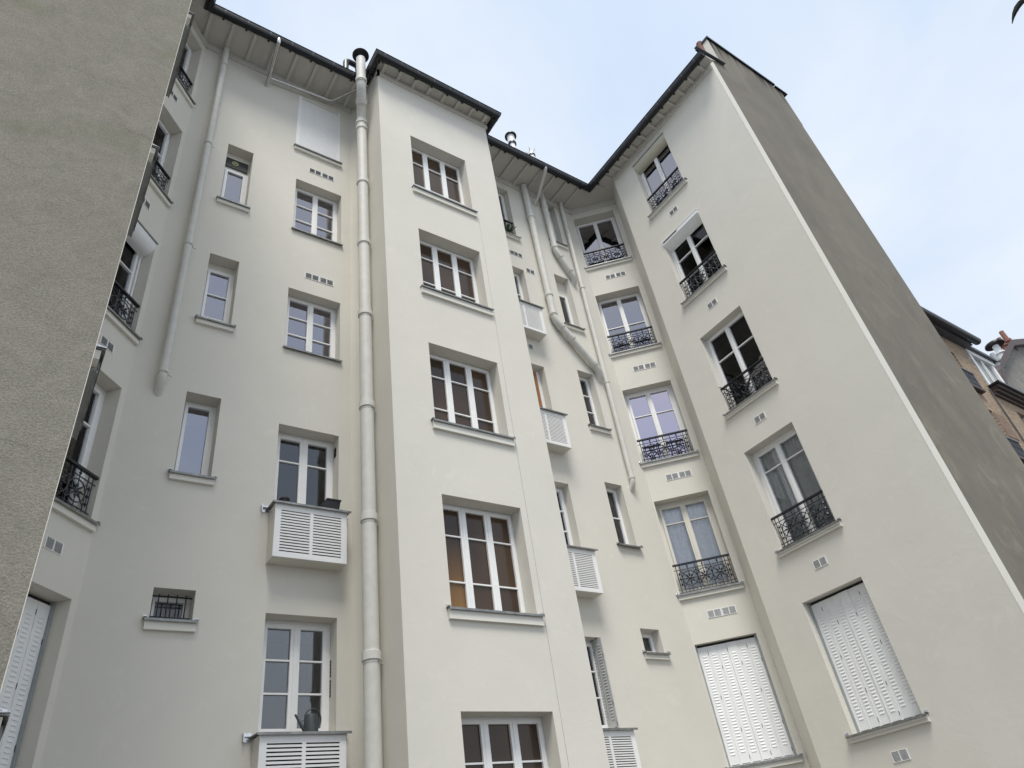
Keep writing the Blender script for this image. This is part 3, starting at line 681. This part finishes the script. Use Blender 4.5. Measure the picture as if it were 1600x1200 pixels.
# --- left wall, narrow column
window('B', 1.38, 1.87, *SW[0], 1, (1,), 0.26, 'clear_glass', lfw=0.03, curtain=[('charcoal_cloth', 0.0, 1.0, 4, 0.01)])
bars = MB()
for z in (0.07, 0.33): bars.tube([(0.01, 0, z), (0.48, 0, z)], 0.010, 'black_iron', 6)
for k in range(4): bars.tube([(0.09+k*0.105, 0, 0.03), (0.09+k*0.105, 0, 0.36)], 0.008, 'black_iron', 6)
bars.build('window_bars', B, bl(FR['B'] @ T((1.38, 0.10, SW[0][0]))))
sill('B', 1.38, 1.87, SW[0][0], 0.26, over=0.06, block=0.13)
window('B', 1.38, 1.87, *SW[1], 1, (1,), 0.26, 'bright_glass', lfw=0.045); sill('B', 1.38, 1.87, SW[1][0], 0.26, over=0.06)
window('B', 1.38, 1.87, *SW[2], 1, (0.5, 0.5), 0.24, 'bright_glass', lfw=0.04, zf=(9.98, 11.2)); sill('B', 1.38, 1.87, SW[2][0], 0.24, over=0.06)
window('B', 1.38, 1.87, *SW[3], 1, (1,), 0.22, 'bright_glass', lfw=0.05, zf=(12.79, 14.02)); sill('B', 1.38, 1.87, SW[3][0], 0.22, over=0.06, ends=False)
vp = MB(); vp.box(0.03, 0.46, 0, 0.02, 0, 0.27, 'black_plastic')
vp.tube([(0.21, -0.012, 0.14), (0.21, 0.0, 0.14)], 0.062, 'yellow_plastic', 18); vp.tube([(0.21, -0.018, 0.14), (0.21, -0.010, 0.14)], 0.040, 'leaf', 14); vp.tube([(0.21, -0.022, 0.14), (0.21, -0.010, 0.14)], 0.018, 'yellow_plastic', 10)
vp.build('vent_panel', B, bl(FR['B'] @ T((1.38, 0.19, 14.06))), 'black panel with a round yellow air vent above the small top window')

# --- stair bay
for i, (u0, u1, z0, z1) in enumerate(OP['Y']):
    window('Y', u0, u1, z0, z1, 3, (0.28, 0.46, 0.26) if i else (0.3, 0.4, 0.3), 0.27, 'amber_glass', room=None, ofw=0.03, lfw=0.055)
    sill('Y', u0, u1, z0, 0.27, over=0.075, block=0.15, ends=(i < 3))
cbl = MB(); cbl.tube([(6.365, -0.004, 0.2), (6.372, -0.004, 4.6), (6.362, -0.004, 9.0), (6.368, -0.004, 13.62)], 0.003, 'vent_grey', 6)
cbl.build('thin_cable', B, bl(FR['Y']))

# --- right of the bay, half hidden column
window('B', 7.50, 8.48, 3.66, 5.12, 2, (1, 1, 1), 0.20, 'glass')
window('B', 7.50, 8.48, 6.64, 8.12, 2, (1, 1, 1), 0.20, 'clear_glass', curtain=[('lace', 0.0, 1.0, 5, 0.01)])
window('B', 7.50, 8.48, 9.64, 11.07, 2, (1, 1, 1), 0.20, 'glass')
wd = MB(); wd.box(0, 0.07, 0, 0.03, 0, 1.30, 'wood'); wd.build('wooden_sash', B, bl(FR['B'] @ T((8.28, 0.15, 9.70))))
window('B', 7.50, 8.48, 12.66, 14.13, 2, (1, 1), 0.20, 'glass')
window('B', 7.50, 8.48, 15.29, 17.23, 2, (1,), 0.20, 'glass'); sill('B', 7.50, 8.48, 15.29, 0.28, over=0.08, double=True)
place_mesh(rail_src, B, bl(FR['B'] @ T((7.51, 0.045, 15.30)) @ Matrix.Diagonal((0.83, 1, 1, 1))))
grille('B', 8.27, 14.58, 2); grille('B', 8.56, 14.12, 2); grille('B', 8.02, 11.50, 2); grille('B', 8.02, 14.58, 2)
# open folded shutter beside the lowest window
fs_ = MB(); fs_.v = []; fl = folding_shutter(0.30, 1.44, 2, 26); fl.mats = ['vent_grey', 'dark_slot']
o = fl.build('folded_shutter', B, bl(FR['B'] @ T((8.40, 0.26, 3.67)) @ Matrix.Rotation(R(-80), 4, 'Z')), 'grey folded shutter standing open in its window', smooth=False)

# --- narrow column beside it
nar = [((9.48, 9.95, *NW[0]), (1,), None), ((9.48, 9.95, *NW[1]), (1, 1), None), ((9.48, 9.95, *NW[2]), (1, 1, 1), None), ((9.48, 9.95, *NW[3]), (1,), (12.72, 14.0)), ((9.68, 10.13, 15.80, 17.50), (0.3, 0.7), None)]
for (a, b, c, d), rows, zf in nar:
    window('B', a, b, c, d, 1, rows, 0.20, 'glass', lfw=0.04, zf=zf); sill('B', a, b, c, 0.3, over=0.07, blk=(c != NW[1][0]))

# ------------------------------------------------------------------ pipes (parts of the building)
def elbow(p0, p1, p2, r, n=6):
    p0, p1, p2 = map(Vector, (p0, p1, p2)); a = p1 + (p0-p1).normalized()*r; b = p1 + (p2-p1).normalized()*r
    return [tuple((a*(1-t)**2 + p1*2*t*(1-t) + b*t**2)) for t in [i/n for i in range(n+1)]]
def pipe_path(pts, r):
    out_ = [pts[0]]
    for i in range(1, len(pts)-1): out_ += elbow(pts[i-1], pts[i], pts[i+1], r)
    return out_ + [pts[-1]]
def pipe(pts, rad, collars, name='downpipe', m='pipe_paint', bend=0.15, clamps=True, label=None, extra=None):
    p = MB(); path = pipe_path(pts, bend); p.tube(path, rad, m, 24)
    for c, d in collars:
        c = Vector(c); d = Vector(d).normalized(); q = rad*1.19
        p.tube([c-d*rad*0.55, c-d*rad*0.5, c+d*rad*0.5, c+d*rad*0.62], [rad*1.01, q, q, rad*1.01], m, 24)
        p.tube([c-d*(rad*0.85), c-d*(rad*0.62)], rad*1.05, m, 24)
        if clamps and abs(d.z) > 0.9:
            p.tube([c+Vector((rad*0.9, -rad*0.2, -rad*0.75)), c+Vector((rad*0.9+0.07, 0.02, -rad*0.75))], 0.010, m, 8)
            p.tube([c+Vector((rad*0.45, -rad*1.15, -rad*0.75)), c+Vector((rad*0.45, -rad*0.9, -rad*0.75))], 0.010, 'zinc', 8)
    if extra: extra(p)
    p.v = [tuple(B_inv @ Vector(v)) for v in p.v]
    return p.build(name, B, None, label)
Z = (0, 0, 1)
def cap_extra(p):
    m = 'gutter_black'; c = Vector((3.745, 8.13, 18.22))
    p.tube([c, c+Vector((0,0,0.02))], [0.195, 0.185], m, 28); p.tube([c+Vector((0,0,0.02)), c+Vector((0,0,0.06))], [0.185, 0.03], m, 28)
    for a in range(3):
        v = Vector((0.105*math.cos(a*2.1-1.2), 0.105*math.sin(a*2.1-1.2), 0)); p.tube([c+v-Vector((0,0,0.22)), c+v], 0.009, m, 6)
pipe([(3.95, 8.59, 0.1), (3.95, 8.59, 16.35), (3.745, 8.13, 16.95), (3.745, 8.13, 18.06)], 0.107,
     [((3.95, 8.59, z), Z) for z in (4.42, 6.37, 8.36, 10.36, 12.22, 14.08, 16.0)] + [((3.95, 8.59, 16.22), Z), ((3.745, 8.13, 17.12), Z), ((3.85, 8.36, 16.65), (-0.205, -0.46, 0.6))], 'flue_pipe', bend=0.20, label='tall thick pale flue pipe in the corner of the bay, with a black disc cap above the eaves', extra=cap_extra)
pipe([(1.005, 9.10, 17.62), (1.005, 9.10, 8.35), (1.005, 9.30, 8.15)], 0.062, [((1.005, 9.10, z), Z) for z in (16.95, 14.10, 11.25, 8.52)], label='thin pale downpipe left of the small windows, ending above the tall single window', bend=0.1)
pipe([(9.02, 9.10, 17.62), (9.02, 9.10, 12.62), (10.09, 9.10, 11.36), (10.13, 9.28, 11.16)], 0.085, [((9.02, 9.10, z), Z) for z in (16.3, 13.4, 12.78)] + [((9.18, 9.10, 12.43), (1.07, 0, -1.26)), ((9.42, 9.10, 12.15), (1.07, 0, -1.26)), ((9.95, 9.10, 11.53), (1.07, 0, -1.26))], bend=0.16, clamps=False, label='pale downpipe with the longer slanting foot, nearest the bay')
pipe([(9.635, 9.10, 17.62), (9.635, 9.10, 15.30), (10.08, 9.10, 14.48), (10.13, 9.28, 14.26)], 0.075, [((9.635, 9.10, z), Z) for z in (17.0, 15.42)] + [((9.74, 9.10, 15.10), (0.45, 0, -0.84)), ((9.97, 9.10, 14.68), (0.45, 0, -0.84))], bend=0.14, clamps=False, label='middle pale downpipe with the short slanting foot')
pipe([(10.33, 9.12, 17.62), (10.27, 9.12, 13.0), (10.22, 9.12, 8.42), (10.22, 9.3, 8.22)], 0.056, [((10.315, 9.12, 16.6), Z), ((10.282, 9.12, 14.2), Z), ((10.25, 9.12, 11.1), Z), ((10.22, 9.12, 8.55), Z)], bend=0.09, clamps=False, label='straight thin pale downpipe beside the cut corner')
pipe([(9.2, 8.30, 17.66), (9.2, 8.30, 17.54), (9.37, 9.0, 17.22), (9.37, 9.25, 17.10)], 0.045, [((9.21, 8.36, 17.52), (0.17, 0.7, -0.32)), ((9.36, 8.96, 17.24), (0.17, 0.7, -0.32))], 'gutter_outlet', bend=0.06, clamps=False)
pipe([(1.91, 8.36, 17.66), (1.91, 8.36, 17.52), (1.95, 9.06, 17.16), (1.95, 9.25, 17.05)], 0.045, [((1.91, 8.42, 17.48), (0.02, 0.7, -0.33)), ((1.95, 9.0, 17.19), (0.02, 0.7, -0.33))], 'gutter_outlet', 'steel', bend=0.06, clamps=False)
pipe([(1.98, 9.10, 17.24), (3.42, 9.10, 17.44), (3.86, 8.62, 17.60)], 0.028, [], 'steel_conduit', 'steel', bend=0.08, clamps=False)
pipe([(3.84, 8.20, 17.05), (4.10, 8.50, 17.0)], 0.018, [], 'stay_bar', 'pipe_paint', bend=0.05, clamps=False)

# roof terminals
def cowl(x, y, z0, z1, style):
    c = MB()
    c.tube([(x,y,z0),(x,y,z1)], 0.085 if style < 2 else 0.07, 'white_paint' if style < 2 else 'gutter_black', 20)
    if style == 0:
        c.tube([(x,y,z1-0.40),(x,y,z1-0.34)], 0.125, 'gutter_black', 20); c.tube([(x,y,z1-0.34),(x,y,z1)], 0.112, 'white_paint', 20); c.tube([(x,y,z1+0.0),(x,y,z1+0.03),(x,y,z1+0.06)], [0.18,0.18,0.05], 'gutter_black', 26)
        c.tube([(x,y,z1-0.75),(x,y,z1-0.67)], 0.098, 'white_paint', 20)
    elif style == 1:
        c.tube([(x,y,z1-0.06),(x,y,z1-0.02)], 0.11, 'gutter_black', 20); c.tube([(x,y,z1-0.02),(x,y,z1+0.14),(x,y,z1+0.20)], [0.10,0.095,0.04], 'white_paint', 16)
        for k in range(5): a = k*1.256; c.tube([(x+0.10*math.cos(a),y+0.10*math.sin(a),z1+0.12),(x+0.17*math.cos(a),y+0.17*math.sin(a),z1+0.20)], [0.02,0.008], 'white_paint', 6)
    else:
        c.tube(pipe_path([(x,y,z0),(x,y,z1+0.12),(x+0.34,y,z1+0.12),(x+0.34,y,z1-0.1)], 0.14), 0.075, 'gutter_black', 16)
    c.v = [tuple(B_inv @ Vector(v)) for v in c.v]
    return c
cowl(9.15, 9.3, 18.0, 20.30, 0).build('roof_vent', B, None, 'white roof vent with a black disc cap')
cowl(9.85, 9.3, 18.0, 19.84, 1).build('roof_vent', B, None, 'small white roof vent with a jagged cap')
cowl(3.86, 9.3, 18.0, 19.88, 2).build('roof_vent', B, None, 'bent black roof vent behind the flue cap')
cpt = MB(); cpt.tube([(11.93, 4.15, 19.2), (11.93, 4.15, 19.76), (11.93, 4.15, 19.80)], [0.07, 0.075, 0.085], 'terracotta', 18); cpt.v = [tuple(B_inv @ Vector(v)) for v in cpt.v]
cpt.build('chimney_pot', B, None)

# ------------------------------------------------------------------ small things on the ledges
def on(fr, u, y, z): return FR[fr] @ T((u, y, z))
can = empty('watering_can', on('B', 3.36, -0.14, 3.64).to_translation(), 'dark grey plastic watering can standing on the lowest louvred cupboard', 'watering can')
c = MB(); c.tube([(0,0,0),(0,0,0.005),(0,0,0.19),(0,0,0.20)], [0.088,0.092,0.082,0.078], 'grey_plastic', 24)
c.tube([(0,0,0.2),(0,0,0.212)], [0.074,0.06], 'grey_plastic', 24); c.build('can_body', can)
c = MB(); c.tube([(-0.075,0,0.035),(-0.13,0,0.10),(-0.20,0,0.215)], [0.026,0.017,0.013], 'grey_plastic', 12); c.tube([(-0.08,0,0.15),(-0.135,0,0.135)], 0.006, 'grey_plastic', 8); c.build('spout', can)
c = MB(); c.tube([(0.02+0.105*math.cos(a), 0, 0.155+0.125*math.sin(a)) for a in [R(q) for q in range(-65, 175, 12)]], 0.009, 'grey_plastic', 8); c.build('handle', can)
pot = MB(); pot.tube([(0,0,0),(0,0,0.10),(0,0,0.105),(0,0,0.125)], [0.055,0.068,0.078,0.078], 'black_plastic', 20); pot.v = [(x, y, z) for x, y, z in pot.v]
po = pot.build('flower_pot'); po.location = on('B', 2.88, -0.10, 6.64).to_translation(); tag(po, 'small round black flower pot at the left end of a louvred cupboard', 'flower pot')
cr_ = MB(); cr_.mesh([(-0.10,-0.09,0),(0.12,-0.09,0),(0.12,0.10,0),(-0.10,0.10,0),(-0.15,-0.11,0.10),(0.14,-0.11,0.19),(0.14,0.12,0.19),(-0.15,0.12,0.10),(-0.06,-0.11,0.19),(-0.06,0.12,0.19)],
    [(0,3,2,1),(0,1,5,8,4),(1,2,6,5),(2,3,7,9,6),(3,0,4,7),(4,8,9,7),(8,5,6,9)], 'black_plastic'); cr_.box(-0.075,0.15,-0.12,0.13,0.185,0.205,'black_plastic')
co = cr_.build('plant_crate', smooth=False); co.location = on('B', 3.56, -0.08, 6.64).to_translation(); tag(co, 'black angular planter crate at the right end of a louvred cupboard', 'planter')
def plant(name, loc, h, label, m='leaf', n=60, spread=0.12):
    e = empty(name, loc, label, 'plant'); p = MB(); p.tube([(0,0,0),(0,0,0.12)], [0.06,0.075], 'black_plastic', 14); p.build('pot', e)
    f = MB()
    for k in range(n):
        a = random.uniform(0, 6.28); el = random.uniform(0.2, 1.4); l = random.uniform(0.4, 1)*h; d = Vector((math.cos(a)*math.cos(el), math.sin(a)*math.cos(el), math.sin(el))); s_ = d.cross(Vector((0,0,1))).normalized()*0.012
        b0 = Vector((0,0,0.11)); p0 = b0+d*l*0.35; tip = b0+d*l - Vector((0,0,0.1*l)); mid = b0+d*l*0.75
        f.face([b0, p0-s_, mid-s_*1.3, tip, mid+s_*1.3, p0+s_], m)
    f.build('foliage', e, smooth=False)
plant('potted_plant', on('B', 8.28, 0.14, 15.31).to_translation(), 0.62, 'green potted plant behind the railing right of the stair bay, top floor')
plant('potted_plant', on('F', 1.15, 0.12, 9.06).to_translation(), 0.66, 'dark spiky potted plant behind the railing under the dark curtained window', 'dark_leaf', 24)

# leaf in the top right corner, on an arching stem that grows beside the camera
rd = empty('arching_plant', (3.6, -1.5, 0), 'dark curved leaf tip hanging into the top right corner of the sky', 'plant')
c0 = Vector((3.6, -1.5, 0))
st = MB(); st.tube([Vector(q)-c0 for q in ((3.6,-1.5,0),(3.65,-1.45,2.0),(3.62,-1.2,3.4),(3.45,-0.85,4.15),(3.25,-0.5,4.40),(3.058,-0.297,4.424))], [0.03,0.026,0.02,0.014,0.010,0.008], 'dark_leaf', 8); st.build('stem', rd)
lf = MB(); pts = [(2.959,-0.13,4.333,0.001),(2.956,-0.147,4.353,0.005),(2.956,-0.163,4.37,0.009),(2.959,-0.181,4.386,0.0115),(2.966,-0.199,4.399,0.012),(2.978,-0.218,4.41,0.011),(3.005,-0.25,4.42,0.009),(3.058,-0.297,4.424,0.006)]
L_, R_ = [], []; PV = [Vector(q[:3])-c0 for q in pts]
for i, q in enumerate(pts):
    dd = (PV[min(i+1, len(pts)-1)]-PV[max(i-1, 0)]).normalized(); sd_ = dd.cross(Vector((0.65, -0.04, 0.6))).normalized()*q[3]; L_.append(PV[i]-sd_); R_.append(PV[i]+sd_)
mid_ = [(a+b)/2+Vector((-0.003,0.0,-0.003)) for a, b in zip(L_, R_)]
for i in range(len(pts)-1): lf.face([L_[i], L_[i+1], mid_[i+1], mid_[i]], 'dark_leaf'); lf.face([mid_[i], mid_[i+1], R_[i+1], R_[i]], 'dark_leaf')
lf.build('leaf', rd)
more = MB()
for k in range(26):
    tt = random.random(); base = Vector((3.62, -1.2, 3.4)).lerp(Vector((3.45, -0.85, 4.15)), tt)-c0; an = random.uniform(0, 6.28); ln = random.uniform(0.18, 0.36)
    d_ = Vector((0.3*math.cos(an)+0.25, 0.5*math.sin(an)-0.75, random.uniform(-0.4, 0.5))).normalized(); sdv = d_.cross(Vector((0,0,1))).normalized()*0.016
    m1 = base+d_*ln*0.45; tip_ = base+d_*ln-Vector((0,0,0.35*ln)); more.face([base, m1-sdv, tip_, m1+sdv], 'dark_leaf')
more.build('foliage', rd, smooth=False)

# ------------------------------------------------------------------ brick building beyond the right wing
K = empty('brick_building', (31, 7.5, 0), 'yellow brick building with iron window railings, black gutter and dormer, behind the grey end wall', 'building')
Ki = T((-31, -7.5, 0)); KF = frame((0, 7.5), (1, 0))
kw = MB(); kops = [(28.2, 29.1, 15.15, 17.1), (28.2, 29.1, 11.95, 14.25), (32.0, 33.0, 12.6, 15.0), (28.2, 29.1, 8.9, 11.1), (32.0, 33.0, 9.4, 11.8)]
wall(kw, Ki @ KF, 24.0, 30.75, 0, 17.95, kops, 'yellow_brick', 0.25); wall(kw, Ki @ KF, 30.75, 42, 0, 15.45, kops, 'yellow_brick', 0.25)
kw.face([Ki @ Vector(p) for p in ((24,7.5,0),(24,16,0),(24,16,17.95),(24,7.5,17.95))][::-1], 'yellow_brick'); kw.face([Ki @ Vector(p) for p in ((30.75,7.5,15.4),(30.75,16,15.4),(30.75,16,17.95),(30.75,7.5,17.95))], 'yellow_brick')
kw.build('brick_wall', K)
bp_ = MB(); boxM(bp_, Ki @ KF, 29.15, 30.0, -0.02, 0.0, 13.1, 14.2, 'red_brick'); boxM(bp_, Ki @ KF, 29.15, 30.0, -0.02, 0.0, 10.0, 11.2, 'red_brick'); bp_.build('red_brick_panel', K)
kp = MB(); kp.tube([Ki @ Vector((30.3, 7.44, 0)), Ki @ Vector((30.3, 7.44, 15.6))], 0.03, 'slate', 8); kp.build('downpipe', K)
kg = MB(); boxM(kg, Ki @ KF, 24, 31.0, -0.30, 0.3, 17.96, 18.0, 'slate')
kg.tube([Ki @ Vector((24, 7.05, 18.12)), Ki @ Vector((31.25, 7.05, 18.12))], 0.16, 'gutter_black', 16); kg.build('gutter', K)
kr = MB(); kr.face([Ki @ Vector(p) for p in ((24,7.1,18.1),(31.2,7.1,18.1),(31.2,12,20.0),(24,12,20.0))], 'slate')
kr.face([Ki @ Vector(p) for p in ((30.8,7.75,15.8),(42,7.75,15.8),(42,9.0,19.0),(30.8,9.0,19.0))], 'slate'); kr.face([Ki @ Vector(p) for p in ((30.8,9.0,19.0),(42,9.0,19.0),(42,14,19.6),(30.8,14,19.6))], 'slate'); kr.build('roof', K)
kc = MB()
for a, y, z in ((0.10, 0.10, 15.40), (0.22, 0.13, 15.53), (0.34, 0.1, 15.66)): boxM(kc, Ki @ KF, 30.62, 42, -a, 0.25, z, z+0.12, 'brown_paint')
boxM(kc, Ki @ KF, 30.55, 42, -0.45, 0.25, 15.785, 15.87, 'gutter_black'); kc.build('cornice', K)
dm = MB(); M_ = Ki @ KF
boxM(dm, M_, 31.0, 31.25, 0.02, 0.12, 15.9, 17.75, 'white_paint'); boxM(dm, M_, 33.0, 33.25, 0.02, 0.12, 15.9, 17.75, 'white_paint'); boxM(dm, M_, 30.9, 33.35, -0.02, 0.14, 17.75, 17.98, 'white_paint'); boxM(dm, M_, 30.8, 33.5, -0.15, 1.4, 17.98, 18.12, 'slate')
boxM(dm, M_, 31.05, 31.12, 0.12, 1.4, 15.9, 17.74, 'slate'); boxM(dm, M_, 33.13, 33.2, 0.12, 1.4, 15.9, 17.74, 'slate'); boxM(dm, M_, 32.1, 32.17, 0.04, 0.11, 15.9, 17.74, 'white_paint'); boxM(dm, M_, 31.25, 33.0, 0.04, 0.11, 15.88, 15.98, 'white_paint')
boxM(dm, M_, 31.3, 32.5, 0.1, 0.9, 18.12, 18.5, 'slate')
d_ = dm.build('dormer', K); dg = MB(); boxM(dg, M_, 31.26, 32.99, 0.13, 0.14, 15.98, 17.73, 'grey_metal'); dg.build('pane', d_)
for a, b, z0, z1 in [(o_[0], o_[1], o_[2], o_[3]) for o_ in kops]:
    q = MB(); boxM(q, M_, a, b, 0.2, 0.26, z0, z1, 'room_dark'); boxM(q, M_, a, a+0.08, 0.14, 0.2, z0, z1, 'white_paint'); boxM(q, M_, b-0.08, b, 0.14, 0.2, z0, z1, 'white_paint'); boxM(q, M_, (a+b)/2-0.05, (a+b)/2+0.05, 0.14, 0.2, z0, z1, 'white_paint'); q.build('window', K)
    if a < 30:
        rr = MB(); boxM(rr, M_, a-0.05, b+0.12, -0.16, -0.10, z0+0.78, z0+0.84, 'black_iron'); boxM(rr, M_, a-0.05, b+0.12, -0.18, 0.1, z0-0.10, z0+0.02, 'brown_paint')
        for k in range(11):
            x = a-0.03+k*(b-a+0.12)/10; rr.tube([M_ @ Vector((x, -0.13, z0)), M_ @ Vector((x, -0.13, z0+0.8))], 0.018, 'black_iron', 5)
            if k < 10: rr.tube([M_ @ Vector((x+0.05+0.04*math.cos(t_), -0.13, z0+0.4+0.18*math.sin(t_))) for t_ in [R(v) for v in range(0, 361, 45)]], 0.012, 'black_iron', 5, cap=False)
        rr.build('window_railing', K)
# grey gable with chimney pots
Q = empty('gabled_building', (38, 8.6, 0), 'grey roughcast gable with terracotta chimney pots at the far right', 'building')
Qi = T((-38, -8.6, 0)); yq = 8.6
qf = MB(); prof = [(35.4, 0), (52, 0), (52, 24.3), (46.5, 24.4), (42.8, 22.9), (38.1, 19.7), (35.4, 16)]
prof = [(36.2, 0), (55, 0), (55, 25.4), (46.8, 24.4), (42.9, 22.9), (38.0, 19.75), (36.2, 17.6)]
qf.face([Qi @ Vector((x, yq, z)) for x, z in prof], 'old_plaster'); qf.face([Qi @ Vector(p) for p in ((36.2, yq, 0), (36.2, yq, 17.6), (36.2, 16, 17.6), (36.2, 16, 0))], 'old_plaster'); qf.build('gable_wall', Q)
qr = MB(); top = prof[2:]
for (x0, z0), (x1, z1) in zip(top[:-1], top[1:]): qr.face([Qi @ Vector(p) for p in ((x0, yq-0.35, z0), (x1, yq-0.35, z1), (x1, 16, z1), (x0, 16, z0))], 'brown_paint'); qr.face([Qi @ Vector(p) for p in ((x0, yq-0.35, z0), (x1, yq-0.35, z1), (x1, yq-0.35, z1+0.4), (x0, yq-0.35, z0+0.4))], 'brown_paint')
qr.build('roof', Q, smooth=False)
for (x, z, h_, m_, r_) in ((44.4, 23.6, 1.2, 'terracotta', 0.17), (42.9, 23.0, 0.75, 'terracotta', 0.16), (41.2, 21.9, 0.7, 'white_paint', 0.22), (39.6, 20.8, 0.7, 'grey_metal', 0.16)):
    q = MB(); b0 = Qi @ Vector((x, yq+0.1, z-0.3)); q.tube([b0, b0+Vector((0,0,h_*0.55)), b0+Vector((0,0,h_*0.58)), b0+Vector((0,0,h_*0.7)), b0+Vector((0,0,h_*0.72)), b0+Vector((0,0,h_+0.3))], [r_, r_*0.95, r_*1.3, r_*1.3, r_*0.85, r_*0.75], m_, 16)
    if m_ == 'white_paint': q.tube([b0+Vector((0,0,h_+0.32)), b0+Vector((0,0,h_+0.42)), b0+Vector((0,0,h_+0.62))], [0.5, 0.48, 0.1], 'gutter_black', 20)
    q.build('chimney_pot', Q)
